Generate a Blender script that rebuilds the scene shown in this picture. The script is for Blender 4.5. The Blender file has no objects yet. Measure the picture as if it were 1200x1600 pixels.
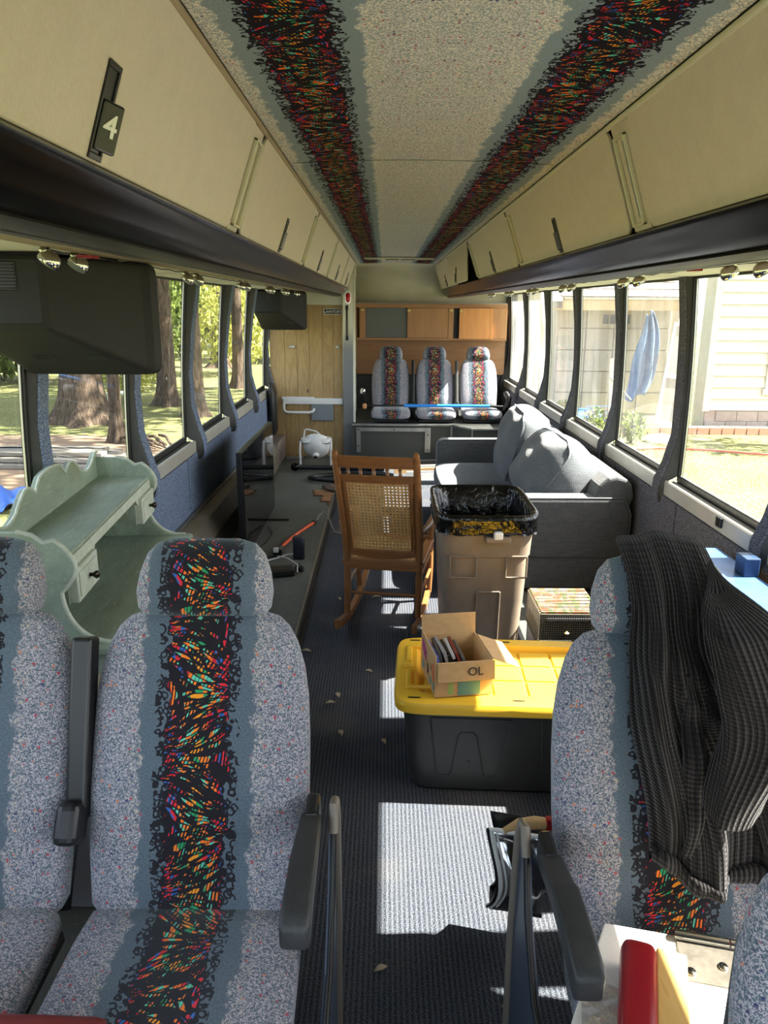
import bpy, bmesh, math, random
from mathutils import Vector, Matrix, Euler
S = bpy.context.scene
COL = S.collection
R = random.Random(7)
rad = math.radians
pi = math.pi

# ---------------------------------------------------------------- camera
cd = bpy.data.cameras.new('camera'); cam = bpy.data.objects.new('camera', cd); COL.objects.link(cam)
cd.sensor_fit = 'VERTICAL'; cd.sensor_height = 24.0; cd.lens = 1180.0 / 1600.0 * 24.0
cd.clip_start = 0.02; cd.clip_end = 300
CAM_H = 1.62
cam.location = (0, 0, CAM_H)
cam.rotation_euler = (Matrix.Rotation(pi/2 - math.atan(322/1180), 3, 'X') @ Matrix.Rotation(rad(0.4), 3, 'Z')).to_euler()
S.camera = cam

# ---------------------------------------------------------------- light
SUN_DIR = Vector((-1.0, -0.04, -1.135)).normalized()
sd = bpy.data.lights.new('sun', 'SUN'); sun = bpy.data.objects.new('sun', sd); COL.objects.link(sun)
sd.energy = 36.0; sd.angle = rad(0.6); sd.color = (1.0, 0.95, 0.86)
sun.rotation_euler = SUN_DIR.to_track_quat('-Z', 'Y').to_euler()
sun.location = (6, -3, 8)
W = bpy.data.worlds.new('world'); S.world = W; W.use_nodes = True
wn = W.node_tree.nodes; wl = W.node_tree.links
bg = wn['Background']
sky = wn.new('ShaderNodeTexSky'); sky.sky_type = 'NISHITA'; sky.sun_disc = False
sky.sun_elevation = rad(50); sky.sun_rotation = rad(102); sky.air_density = 1.0; sky.dust_density = 2.5; sky.ozone_density = 1.0
wmix = wn.new('ShaderNodeMix'); wmix.data_type = 'RGBA'; wmix.inputs[0].default_value = 0.45
wmix.inputs[7].default_value = (3.0, 3.0, 2.9, 1)
wl.new(sky.outputs[0], wmix.inputs[6]); wl.new(wmix.outputs[2], bg.inputs[0])
bg.inputs[1].default_value = 0.8
S.view_settings.view_transform = 'Standard'; S.view_settings.look = 'None'
S.view_settings.exposure = 0.82; S.view_settings.gamma = 1.0; S.view_settings.use_curve_mapping = False
cy = S.cycles
cy.max_bounces = 12; cy.diffuse_bounces = 6; cy.glossy_bounces = 3; cy.transmission_bounces = 4
cy.transparent_max_bounces = 16; cy.use_denoising = True
cy.caustics_reflective = False; cy.caustics_refractive = False; cy.sample_clamp_indirect = 8.0

# ---------------------------------------------------------------- helpers
def lin(c):
    c = c/255.0
    return c/12.92 if c <= 0.04045 else ((c+0.055)/1.055)**2.4
def rgb(r, g, b): return (lin(r), lin(g), lin(b), 1.0)

class NT:
    """small wrapper for writing node trees"""
    def __init__(s, tree): s.t = tree; s.n = tree.nodes; s.l = tree.links
    def node(s, typ, **kw):
        n = s.n.new(typ)
        for k, v in kw.items(): setattr(n, k, v)
        return n
    def put(s, sock, v):
        if v is None: return
        if isinstance(v, bpy.types.NodeSocket): s.l.new(v, sock)
        else:
            try: sock.default_value = v
            except Exception: sock.default_value = tuple(v)[:3]
    def m(s, op, a, b=None, c=None, clamp=False):
        n = s.node('ShaderNodeMath', operation=op, use_clamp=clamp)
        s.put(n.inputs[0], a)
        if b is not None: s.put(n.inputs[1], b)
        if c is not None: s.put(n.inputs[2], c)
        return n.outputs[0]
    def sstep(s, x, a, b):
        n = s.node('ShaderNodeMapRange', interpolation_type='SMOOTHSTEP')
        s.put(n.inputs[0], x); n.inputs[1].default_value = a; n.inputs[2].default_value = b
        return n.outputs[0]
    def step(s, x, a, b):   # linear 0..1 clamp
        n = s.node('ShaderNodeMapRange'); s.put(n.inputs[0], x); n.inputs[1].default_value = a; n.inputs[2].default_value = b
        return n.outputs[0]
    def mix(s, f, a, b):
        n = s.node('ShaderNodeMix', data_type='RGBA'); s.put(n.inputs[0], f); s.put(n.inputs[6], a); s.put(n.inputs[7], b)
        return n.outputs[2]
    def noise(s, vec, scale, detail=2.0, rough=0.5, dist=0.0):
        n = s.node('ShaderNodeTexNoise'); s.put(n.inputs['Vector'], vec); n.inputs['Scale'].default_value = scale
        n.inputs['Detail'].default_value = detail; n.inputs['Roughness'].default_value = rough; n.inputs['Distortion'].default_value = dist
        return n.outputs
    def vor(s, vec, scale, feature='F1', rnd=1.0):
        n = s.node('ShaderNodeTexVoronoi', feature=feature); s.put(n.inputs['Vector'], vec); n.inputs['Scale'].default_value = scale
        n.inputs['Randomness'].default_value = rnd
        return n.outputs
    def ramp(s, f, stops, const=False):
        n = s.node('ShaderNodeValToRGB'); s.put(n.inputs[0], f); e = n.color_ramp
        if const: e.interpolation = 'CONSTANT'
        e.elements[0].position = stops[0][0]; e.elements[0].color = stops[0][1]
        e.elements[1].position = stops[1][0]; e.elements[1].color = stops[1][1]
        for p, c in stops[2:]:
            k = e.elements.new(p); k.color = c
        return n.outputs[0]
    def xyz(s, x=0.0, y=0.0, z=0.0):
        n = s.node('ShaderNodeCombineXYZ'); s.put(n.inputs[0], x); s.put(n.inputs[1], y); s.put(n.inputs[2], z); return n.outputs[0]
    def sep(s, v):
        n = s.node('ShaderNodeSeparateXYZ'); s.put(n.inputs[0], v); return n.outputs
    def scale(s, v, k):
        n = s.node('ShaderNodeVectorMath', operation='MULTIPLY'); s.put(n.inputs[0], v); n.inputs[1].default_value = k; return n.outputs[0]
    def add(s, v, w):
        n = s.node('ShaderNodeVectorMath', operation='ADD'); s.put(n.inputs[0], v); s.put(n.inputs[1], w); return n.outputs[0]
    def coord(s, kind='Object'):
        n = s.node('ShaderNodeTexCoord'); return n.outputs[kind]
    def geo(s):
        return s.node('ShaderNodeNewGeometry').outputs['Position']
    def bump(s, h, dist=0.002, strength=0.6):
        n = s.node('ShaderNodeBump'); s.put(n.inputs['Height'], h); n.inputs['Distance'].default_value = dist
        n.inputs['Strength'].default_value = strength; return n.outputs[0]

def mat(name, color=None, rough=0.6, metal=0.0, build=None, spec=0.5, **kw):
    m = bpy.data.materials.new(name); m.use_nodes = True
    nt = NT(m.node_tree); b = m.node_tree.nodes['Principled BSDF']
    if color: b.inputs['Base Color'].default_value = color
    b.inputs['Roughness'].default_value = rough; b.inputs['Metallic'].default_value = metal
    b.inputs['Specular IOR Level'].default_value = spec
    for k, v in kw.items(): b.inputs[k.replace('_', ' ')].default_value = v
    if build: build(nt, b)
    return m

def grainy(name, c1, c2, scale=60, rough=0.7, metal=0.0, bump=0.0, stretch=(1, 1, 1), spec=0.4, rvar=0.1):
    """surface of one colour with fine variation"""
    def bd(nt, b):
        v = nt.scale(nt.coord('Object'), stretch)
        n = nt.noise(v, scale, 4, 0.6)
        w = nt.noise(v, scale*0.12, 2, 0.5)
        f = nt.m('ADD', nt.m('MULTIPLY', n[0], 0.6), nt.m('MULTIPLY', w[0], 0.4))
        f = nt.step(f, 0.36, 0.64)
        nt.put(b.inputs['Base Color'], nt.mix(f, c1, c2))
        nt.put(b.inputs['Roughness'], nt.m('ADD', rough - rvar/2, nt.m('MULTIPLY', w[0], rvar)))
        if bump: nt.put(b.inputs['Normal'], nt.bump(n[0], bump, 0.7))
    return mat(name, None, rough, metal, bd, spec)

class MB:
    def __init__(s): s.v = []; s.f = []; s.uv = []; s.has_uv = False; s.mi = []; s.cur = 0
    def addv(s, vs, fs, uvs=None, M=None):
        b = len(s.v)
        for p in vs:
            p = Vector(p)
            if M is not None: p = M @ p
            s.v.append(tuple(p))
        for i, f in enumerate(fs):
            s.f.append([b+k for k in f]); s.mi.append(s.cur)
            if uvs is not None: s.has_uv = True; s.uv.append([uvs[k] for k in f])
            else: s.uv.append([(0, 0)]*len(f))
        return s
    def box(s, lo, hi, M=None):
        x0, y0, z0 = lo; x1, y1, z1 = hi
        vs = [(x0,y0,z0),(x1,y0,z0),(x1,y1,z0),(x0,y1,z0),(x0,y0,z1),(x1,y0,z1),(x1,y1,z1),(x0,y1,z1)]
        return s.addv(vs, [(0,3,2,1),(4,5,6,7),(0,1,5,4),(1,2,6,5),(2,3,7,6),(3,0,4,7)], None, M)
    def cbox(s, c, d, M=None):
        return s.box([c[i]-d[i]/2 for i in range(3)], [c[i]+d[i]/2 for i in range(3)], M)
    def bar(s, a, b, w, h, roll=0.0):
        """box from point a to point b with section w x h"""
        a = Vector(a); b = Vector(b); d = b-a; L = d.length
        q = d.to_track_quat('Z', 'Y').to_matrix().to_4x4()
        M = Matrix.Translation(a) @ q @ Matrix.Rotation(roll, 4, 'Z')
        return s.box((-w/2, -h/2, 0), (w/2, h/2, L), M)
    def tube(s, pts, r, n=8, caps=True, rs=None):
        pts = [Vector(p) for p in pts]; k = len(pts); ring = []
        up = None; vs = []
        for i, p in enumerate(pts):
            t = (pts[min(i+1, k-1)] - pts[max(i-1, 0)]).normalized()
            if up is None:
                up = Vector((0, 0, 1)) if abs(t.z) < 0.9 else Vector((1, 0, 0))
            a = t.cross(up)
            if a.length < 1e-5: a = t.cross(Vector((0, 1, 0)))
            a.normalize(); b = a.cross(t).normalized(); up = b
            rr = rs[i] if rs else r
            for j in range(n):
                th = 2*pi*j/n
                vs.append(p + a*math.cos(th)*rr + b*math.sin(th)*rr)
        fs = []
        for i in range(k-1):
            for j in range(n):
                fs.append((i*n+j, (i+1)*n+j, (i+1)*n+(j+1) % n, i*n+(j+1) % n))
        if caps: fs.append(tuple(range(n))); fs.append(tuple((k-1)*n+j for j in reversed(range(n))))
        return s.addv(vs, fs)
    def lathe(s, prof, n=20, M=None, caps=True):
        """prof: list of (r, z) about z"""
        vs = []; k = len(prof)
        for r, z in prof:
            for j in range(n):
                th = 2*pi*j/n; vs.append((r*math.cos(th), r*math.sin(th), z))
        fs = []
        for i in range(k-1):
            for j in range(n):
                fs.append((i*n+j, i*n+(j+1) % n, (i+1)*n+(j+1) % n, (i+1)*n+j))
        if caps: fs.append(tuple(reversed(range(n)))); fs.append(tuple((k-1)*n+j for j in range(n)))
        return s.addv(vs, fs, None, M)
    def prism(s, poly, t0, t1, axis='x', M=None):
        """poly of (a,b) extruded; axis x: (t,a,b); y: (a,t,b); z: (a,b,t)"""
        n = len(poly)
        def P(t, a, b): return {'x': (t, a, b), 'y': (a, t, b), 'z': (a, b, t)}[axis]
        vs = [P(t0, a, b) for a, b in poly] + [P(t1, a, b) for a, b in poly]
        fs = [tuple(range(n))[::-1], tuple(range(n, 2*n))]
        for i in range(n): fs.append((i, (i+1) % n, n+(i+1) % n, n+i))
        return s.addv(vs, fs, None, M)
    def loft(s, rings, n=28, caps=True, M=None, uvf=None):
        """rings: (centre Vector, axisA Vector, axisB Vector, halfA, halfB, exponent, v)"""
        vs = []; uvs = []
        for (c, A, B, a, b, e, tv) in rings:
            c = Vector(c); per = []; arc = 0.0; prev = None
            for j in range(n+1):
                th = 2*pi*j/n - pi/2; ct, st = math.cos(th), math.sin(th)
                q = Vector((math.copysign(abs(ct)**(2.0/e), ct)*a, math.copysign(abs(st)**(2.0/e), st)*b, 0))
                if prev is not None: arc += (q-prev).length
                prev = q; per.append(arc)
            for j in range(n):
                th = 2*pi*j/n; ct, st = math.cos(th), math.sin(th)
                x = math.copysign(abs(ct)**(2.0/e), ct)*a; y = math.copysign(abs(st)**(2.0/e), st)*b
                vs.append(c + Vector(A)*x + Vector(B)*y)
                k_ = (j + n//4) % n; u_ = per[k_] if k_ <= n//2 else per[k_]-per[n]
                uvs.append((x, tv) if uvf is None else uvf(x, y, tv, u_))
        k = len(rings); fs = []
        for i in range(k-1):
            for j in range(n):
                fs.append((i*n+j, i*n+(j+1) % n, (i+1)*n+(j+1) % n, (i+1)*n+j))
        if caps: fs.append(tuple(reversed(range(n)))); fs.append(tuple((k-1)*n+j for j in range(n)))
        return s.addv(vs, fs, uvs, M)
    def grid(s, fn, nu, nv, uvfn=None, M=None):
        vs = []; uvs = []
        for i in range(nu+1):
            for j in range(nv+1):
                vs.append(fn(i/nu, j/nv)); uvs.append(uvfn(i/nu, j/nv) if uvfn else (i/nu, j/nv))
        fs = []
        for i in range(nu):
            for j in range(nv):
                a = i*(nv+1)+j; fs.append((a, a+nv+1, a+nv+2, a+1))
        return s.addv(vs, fs, uvs, M)
    def build(s, name, mats, parent=None, smooth=None, bevel=0.0, seg=2, solid=0.0, sub=0, local=False, fixn=True):
        me = bpy.data.meshes.new(name)
        vs = s.v
        if parent is not None and not local:
            Mi = parent_matrix(parent).inverted()
            vs = [tuple(Mi @ Vector(p)) for p in vs]
        me.from_pydata(vs, [], s.f)
        if not isinstance(mats, (list, tuple)): mats = [mats]
        for m in mats: me.materials.append(m)
        if len(mats) > 1: me.polygons.foreach_set('material_index', s.mi)
        if s.has_uv:
            l = me.uv_layers.new(name='UVMap')
            flat = [c for f in s.uv for p in f for c in p]
            l.data.foreach_set('uv', flat)
        if fixn:
            bm = bmesh.new(); bm.from_mesh(me)
            bmesh.ops.recalc_face_normals(bm, faces=bm.faces)
            bm.to_mesh(me); bm.free()
        o = bpy.data.objects.new(name, me); COL.objects.link(o)
        if parent is not None: o.parent = parent
        if solid:
            md = o.modifiers.new('Solidify', 'SOLIDIFY'); md.thickness = solid; md.offset = 0
        if bevel:
            md = o.modifiers.new('Bevel', 'BEVEL'); md.width = bevel; md.segments = seg; md.limit_method = 'ANGLE'; md.angle_limit = rad(35)
            md.harden_normals = False
        if sub:
            md = o.modifiers.new('Subsurf', 'SUBSURF'); md.levels = sub; md.render_levels = sub
        if smooth is not None:
            me.polygons.foreach_set('use_smooth', [True]*len(me.polygons))
            if smooth < 180:
                me.set_sharp_from_angle(angle=rad(smooth))
        me.update()
        return o

def parent_matrix(o):
    M = Matrix.LocRotScale(o.location, o.rotation_euler, o.scale)
    return parent_matrix(o.parent) @ M if o.parent else M

def tag(o, label=None, cat=None, group=None, kind=None):
    if label: o['label'] = label
    if cat: o['category'] = cat
    if group: o['group'] = group
    if kind: o['kind'] = kind
    return o
def thing(name, label, cat, loc=(0, 0, 0), rz=0.0, group=None, kind=None):
    o = bpy.data.objects.new(name, None); COL.objects.link(o); o.empty_display_size = 0.05
    o.location = loc; o.rotation_euler = (0, 0, rz)
    return tag(o, label, cat, group, kind)
def struct(o): o['kind'] = 'structure'; return o
def sroot(name, loc=(0, 0, 0)):
    o = bpy.data.objects.new(name, None); COL.objects.link(o); o.location = loc; o.empty_display_size = 0.05; o['kind'] = 'structure'; return o
def copy_tree(o, parent=None):
    c = o.copy(); COL.objects.link(c); c.parent = parent
    for ch in list(o.children): copy_tree(ch, c)
    return c
def box(name, lo, hi, m, parent=None, bevel=0.003, **kw):
    return MB().box(lo, hi).build(name, m, parent, bevel=bevel, **kw)
# ---------------------------------------------------------------- materials
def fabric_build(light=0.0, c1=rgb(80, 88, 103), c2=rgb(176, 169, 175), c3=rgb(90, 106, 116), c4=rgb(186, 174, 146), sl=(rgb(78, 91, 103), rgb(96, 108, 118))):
    def bd(nt, b):
        uv = nt.sep(nt.coord('UV')); s0, t = uv[0], uv[1]
        P = nt.xyz(s0, t, 0)
        n1 = nt.noise(P, 22, 3, 0.6)[0]
        n2 = nt.noise(P, 60, 2, 0.5)[0]
        a = nt.m('ABSOLUTE', s0)
        # worm-like speckle ground
        w = nt.noise(P, 285, 1.5, 0.5, 1.2)[0]
        w2 = nt.noise(nt.add(P, (3.1, 1.7, 0)), 205, 2, 0.5, 1.5)[0]
        base = nt.mix(nt.sstep(w, 0.44, 0.52), c1, c2)
        base = nt.mix(nt.sstep(w2, 0.53, 0.58), base, c3)
        cr = nt.m('MULTIPLY', nt.sstep(w2, 0.40, 0.36), nt.sstep(nt.m('ADD', a, nt.m('MULTIPLY', n1, 0.05)), 0.185, 0.15))
        base = nt.mix(cr, base, c4)
        v = nt.vor(nt.add(P, nt.scale(nt.noise(P, 260, 1)['Color'], (0.006, 0.006, 0))), 105)
        pick = nt.sep(v['Color'])
        spot = nt.m('MULTIPLY', nt.m('LESS_THAN', v['Distance'], 0.30), nt.m('GREATER_THAN', pick[0], 0.80))
        sc = nt.ramp(pick[1], [(0, rgb(176, 52, 66)), (0.55, rgb(58, 60, 100)), (0.85, rgb(206, 122, 84))], True)
        base = nt.mix(nt.m('MULTIPLY', spot, 0.85), base, sc)
        # plain slate band beside the stripe
        edge = nt.m('ADD', a, nt.m('MULTIPLY', nt.m('SUBTRACT', n1, 0.5), 0.05))
        edge = nt.m('ADD', edge, nt.m('MULTIPLY', nt.m('SUBTRACT', n2, 0.5), 0.03))
        band = nt.sstep(edge, 0.118, 0.110)
        slate = nt.mix(nt.sstep(nt.noise(P, 300, 1)[0], 0.3, 0.7), sl[0], sl[1])
        col = nt.mix(band, base, slate)
        # black scribbled border: warped rings
        wp = nt.add(P, nt.scale(nt.noise(P, 30, 1)['Color'], (0.014, 0.014, 0)))
        rv = nt.vor(wp, 52, 'F1', 0.8)['Distance']
        rv2 = nt.vor(nt.add(wp, (1.37, 0.71, 0)), 66, 'F1', 0.9)['Distance']
        ring = nt.m('MAXIMUM', nt.m('LESS_THAN', nt.m('ABSOLUTE', nt.m('SUBTRACT', rv, 0.42)), 0.09), nt.m('LESS_THAN', nt.m('ABSOLUTE', nt.m('SUBTRACT', rv2, 0.40)), 0.10))
        big = nt.m('ADD', a, nt.m('MULTIPLY', nt.m('SUBTRACT', n1, 0.5), 0.05))
        curl = nt.m('MULTIPLY', ring, nt.m('LESS_THAN', big, 0.084))
        col = nt.mix(curl, col, rgb(34, 32, 38))
        ed2 = nt.m('ADD', big, nt.m('MULTIPLY', nt.m('SUBTRACT', n2, 0.5), 0.035))
        inside = nt.m('LESS_THAN', ed2, 0.064)
        col = nt.mix(inside, col, rgb(30, 27, 33))
        # coloured strokes, swinging back and forth along the stripe
        sw = nt.m('SINE', nt.m('MULTIPLY', nt.m('ADD', t, nt.m('MULTIPLY', n1, 0.05)), 2*pi/0.27))
        sh = nt.m('MULTIPLY', nt.m('MULTIPLY', s0, sw), 0.6)
        tw = nt.m('ADD', nt.m('SUBTRACT', t, sh), nt.m('MULTIPLY', nt.m('SUBTRACT', n1, 0.5), 0.010))
        Q = nt.xyz(nt.m('MULTIPLY', s0, 31), nt.m('MULTIPLY', tw, 120), 0)
        sv = nt.vor(Q, 1.0, 'F1', 0.85); se = nt.vor(Q, 1.0, 'DISTANCE_TO_EDGE', 0.85)['Distance']
        cc = nt.sep(sv['Color'])
        key = nt.m('ADD', nt.m('MULTIPLY', cc[0], 0.42), nt.m('MULTIPLY', nt.step(nt.m('ADD', a, nt.m('MULTIPLY', nt.m('SUBTRACT', n1, 0.5), 0.04)), 0.0, 0.065), 0.58))
        scol = nt.ramp(key, [(0, rgb(236, 150, 40)), (0.14, rgb(46, 150, 96)), (0.25, rgb(238, 128, 44)), (0.36, rgb(96, 196, 168)), (0.46, rgb(240, 120, 40)),
                             (0.57, rgb(206, 40, 52)), (0.67, rgb(50, 96, 172)), (0.75, rgb(214, 44, 58)), (0.90, rgb(60, 104, 176))], True)
        dots = nt.m('GREATER_THAN', nt.m('SINE', nt.m('MULTIPLY', nt.m('ADD', s0, nt.m('MULTIPLY', tw, 0.4)), 2*pi/0.0072)), nt.m('SUBTRACT', nt.m('MULTIPLY', cc[1], 2.0), 1.35))
        on = nt.m('MULTIPLY', nt.m('GREATER_THAN', se, 0.13), nt.m('GREATER_THAN', cc[2], 0.18))
        on = nt.m('MULTIPLY', on, dots)
        on = nt.m('MULTIPLY', on, nt.m('LESS_THAN', nt.m('ADD', big, nt.m('MULTIPLY', nt.m('SUBTRACT', n2, 0.5), 0.02)), 0.060))
        col = nt.mix(on, col, scol)
        nt.put(b.inputs['Base Color'], col)
        b.inputs['Sheen Weight'].default_value = 0.0 if light else 0.25; b.inputs['Sheen Roughness'].default_value = 0.5
        b.inputs['Sheen Tint'].default_value = (0.8, 0.95, 1.0, 1)
        nt.put(b.inputs['Normal'], nt.bump(nt.noise(P, 500, 1)[0], 0.0012, 0.5))
    return bd
M_FAB = mat('bus_moquette', None, 0.95, 0, fabric_build(), 0.15)
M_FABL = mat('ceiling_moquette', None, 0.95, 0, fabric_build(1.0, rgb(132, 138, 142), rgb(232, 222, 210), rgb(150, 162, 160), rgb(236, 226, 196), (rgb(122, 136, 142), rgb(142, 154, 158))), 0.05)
M_BIN = grainy('bin_vinyl', rgb(200, 188, 176), rgb(210, 198, 186), 160, 0.55, 0, 0.0006)
M_BINF = mat('bin_frame', rgb(200, 196, 174), 0.4, 0.1)
M_CREAM = grainy('cream_plastic', rgb(200, 198, 180), rgb(214, 212, 196), 5, 0.32)
M_BLK = mat('gloss_black', rgb(6, 6, 6), 0.22, 0, None, 0.22)
M_RAIL = mat('rail_grey', rgb(42, 39, 35), 0.35, 0, None, 0.4)
M_TRIM = grainy('trim_dark', rgb(54, 55, 52), rgb(64, 65, 62), 20, 0.5)
M_GASK = mat('gasket_black', rgb(16, 16, 16), 0.5)
M_CHROME = mat('chrome', rgb(210, 210, 205), 0.12, 1.0)
M_ALU = grainy('brushed_aluminium', rgb(150, 152, 150), rgb(190, 190, 184), 14, 0.35, 0.85, 0, (1, 1, 0.15))
M_SILLR = grainy('sill_aluminium', rgb(176, 172, 162), rgb(190, 186, 176), 10, 0.45, 0.25)
M_HEAD = grainy('header_vinyl', rgb(218, 216, 208), rgb(228, 226, 218), 60, 0.8)
M_TAN = mat('tan_underside', rgb(150, 132, 110), 0.7)
M_PL = grainy('dark_textured_plastic', rgb(40, 41, 42), rgb(48, 49, 49), 400, 0.65, 0, 0.0008, (1, 1, 1), 0.25)
M_PLG = mat('black_plastic', rgb(24, 24, 26), 0.35)
M_RUB = mat('rubber_black', rgb(20, 20, 22), 0.45)
M_SCREEN = mat('screen_glass', rgb(6, 7, 9), 0.04, 0.0, None, 0.7)
def carpetwall(c1, c2, c3):
    def bd(nt, b):
        P = nt.geo()
        n = nt.noise(P, 170, 2, 0.6, 0.8)[0]; w = nt.noise(P, 6, 3)[0]
        col = nt.mix(nt.sstep(n, 0.42, 0.58), c1, c2)
        col = nt.mix(nt.m('MULTIPLY', nt.sstep(nt.noise(P, 260, 1)[0], 0.56, 0.62), 0.7), col, c3)
        col = nt.mix(nt.m('MULTIPLY', w, 0.25), col, c1)
        nt.put(b.inputs['Base Color'], col); nt.put(b.inputs['Normal'], nt.bump(n, 0.003, 0.7))
    return bd
M_BLUEC = mat('blue_wall_carpet', None, 0.95, 0, carpetwall(rgb(72, 86, 114), rgb(136, 150, 174), rgb(180, 190, 208)), 0.1)
M_GREYC = mat('charcoal_wall_carpet', None, 0.95, 0, carpetwall(rgb(58, 58, 64), rgb(104, 104, 112), rgb(150, 148, 150)), 0.1)
def runner(nt, b):
    P = nt.geo(); p = nt.sep(P)
    w = nt.noise(P, 60, 2, 0.7)[0]
    rib = nt.m('SINE', nt.m('ADD', nt.m('MULTIPLY', p[0], 2*pi/0.0135), nt.m('MULTIPLY', w, 1.2)))
    f = nt.noise(P, 330, 1, 0.5)[0]
    col = nt.mix(nt.step(rib, -1, 1), rgb(38, 41, 48), rgb(66, 71, 80))
    col = nt.mix(nt.m('MULTIPLY', nt.sstep(f, 0.52, 0.66), 0.55), col, rgb(124, 126, 132))
    col = nt.mix(nt.m('MULTIPLY', nt.sstep(nt.noise(P, 2.5, 4)[0], 0.5, 0.75), 0.25), col, rgb(120, 112, 100))
    nt.put(b.inputs['Base Color'], col)
    nt.put(b.inputs['Normal'], nt.bump(nt.m('ADD', nt.m('MULTIPLY', rib, 0.6), nt.m('MULTIPLY', f, 1.8)), 0.002, 0.7))
M_RUN = mat('ribbed_runner', None, 0.95, 0, runner, 0.1)
def lino(nt, b):
    P = nt.geo()
    n = nt.noise(nt.scale(P, (1, 0.5, 1)), 5, 6, 0.65)[0]; f = nt.noise(P, 45, 4, 0.7)[0]
    col = nt.mix(nt.step(n, 0.3, 0.7), rgb(66, 72, 70), rgb(98, 100, 94))
    col = nt.mix(nt.m('MULTIPLY', nt.sstep(f, 0.58, 0.72), 0.55), col, rgb(138, 132, 116))
    sc = nt.vor(nt.scale(P, (1, 0.3, 1)), 26)['Distance']
    col = nt.mix(nt.m('MULTIPLY', nt.m('LESS_THAN', sc, 0.06), 0.6), col, rgb(168, 160, 144))
    nt.put(b.inputs['Base Color'], col); nt.put(b.inputs['Roughness'], nt.m('ADD', 0.42, nt.m('MULTIPLY', n, 0.35)))
    nt.put(b.inputs['Normal'], nt.bump(f, 0.001, 0.5))
M_LINO = mat('worn_grey_floor', None, 0.6, 0, lino)
def wood(c1, c2, c3=None, scale=9, axis='z', rough=0.5, knots=False, stretch=0.12):
    st = {'z': (1, 1, stretch), 'x': (stretch, 1, 1), 'y': (1, stretch, 1)}[axis]
    def bd(nt, b):
        inf = nt.node('ShaderNodeObjectInfo')
        off = nt.scale(inf.outputs['Location'], (1, 1, 1))
        P0 = nt.coord('Object')
        P = nt.scale(nt.add(P0, nt.xyz(nt.m('MULTIPLY', inf.outputs['Random'], 13.0), nt.m('MULTIPLY', inf.outputs['Random'], 7.0), 0)), st)
        n = nt.noise(P, scale, 3, 0.55, 1.6)[0]
        fine = nt.noise(P, scale*14, 2, 0.6)[0]
        rg = nt.m('FRACT', nt.m('MULTIPLY', n, 7))
        col = nt.mix(nt.step(rg, 0, 1), c1, c2)
        col = nt.mix(nt.m('MULTIPLY', nt.step(fine, 0.35, 0.7), 0.4), col, c3 or c1)
        col = nt.mix(nt.m('MULTIPLY', inf.outputs['Random'], 0.28), col, c3 or c1)
        if knots:
            kv = nt.vor(nt.scale(P0, (1, 1, 0.45)), 7.5)['Distance']
            col = nt.mix(nt.sstep(kv, 0.11, 0.03), col, rgb(80, 54, 30))
        nt.put(b.inputs['Base Color'], col)
        nt.put(b.inputs['Normal'], nt.bump(fine, 0.0006, 0.4))
    return bd
M_PLY = mat('panel_oak', None, 0.5, 0, wood(rgb(186, 158, 108), rgb(168, 138, 90), rgb(136, 106, 66), 3.4, 'z', knots=True, stretch=0.2))
M_CAB = mat('cabinet_maple', None, 0.42, 0, wood(rgb(158, 116, 76), rgb(146, 104, 68), rgb(126, 90, 58), 2.2, 'x'))
M_CABV = mat('cabinet_door_maple', None, 0.4, 0, wood(rgb(168, 124, 78), rgb(156, 112, 70), rgb(136, 96, 60), 2.4, 'z'))
M_ROCK = mat('rocker_oak', None, 0.38, 0, wood(rgb(152, 104, 60), rgb(132, 88, 50), rgb(100, 64, 34), 8, 'z'))
M_ROCKX = mat('rocker_oak_cross', None, 0.38, 0, wood(rgb(152, 104, 60), rgb(134, 88, 50), rgb(104, 66, 36), 8, 'x'))
M_CANE = grainy('cane', rgb(176, 136, 82), rgb(206, 168, 112), 120, 0.55)
M_CANED = grainy('cane_binding', rgb(150, 104, 58), rgb(186, 140, 88), 90, 0.55)
def mint(nt, b):
    P = nt.coord('Object')
    n = nt.noise(nt.scale(P, (1.2, 0.35, 1.2)), 9, 5, 0.65)[0]; f = nt.noise(nt.scale(P, (1, 0.15, 1)), 80, 3, 0.6)[0]
    col = nt.mix(nt.step(n, 0.3, 0.7), rgb(124, 138, 120), rgb(158, 174, 156))
    col = nt.mix(nt.m('MULTIPLY', nt.sstep(f, 0.54, 0.72), 0.5), col, rgb(188, 196, 180))
    col = nt.mix(nt.m('MULTIPLY', nt.sstep(nt.noise(P, 3.3, 4)[0], 0.56, 0.7), 0.45), col, rgb(120, 116, 78))
    nt.put(b.inputs['Base Color'], col); nt.put(b.inputs['Roughness'], nt.m('ADD', 0.35, nt.m('MULTIPLY', f, 0.3)))
M_MINT = mat('mint_milk_paint', None, 0.5, 0, mint)
M_MINTL = grainy('mint_paint_light', rgb(176, 186, 168), rgb(204, 210, 196), 40, 0.5)
def linen(c1, c2):
    def bd(nt, b):
        P = nt.coord('Object')
        a = nt.noise(nt.scale(P, (1, 1, 0.06)), 300, 1)[0]; c = nt.noise(nt.scale(P, (0.06, 0.06, 1)), 300, 1)[0]
        f = nt.step(nt.m('ADD', a, c), 0.8, 1.2)
        nt.put(b.inputs['Base Color'], nt.mix(f, c1, c2)); nt.put(b.inputs['Normal'], nt.bump(f, 0.0008, 0.5))
        b.inputs['Sheen Weight'].default_value = 0.25
    return bd
M_SOFA = mat('sofa_linen', None, 0.9, 0, linen(rgb(72, 74, 76), rgb(88, 90, 92)), 0.2)
M_CUSH = mat('cushion_linen', None, 0.9, 0, linen(rgb(78, 82, 86), rgb(94, 98, 102)), 0.2)
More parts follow.
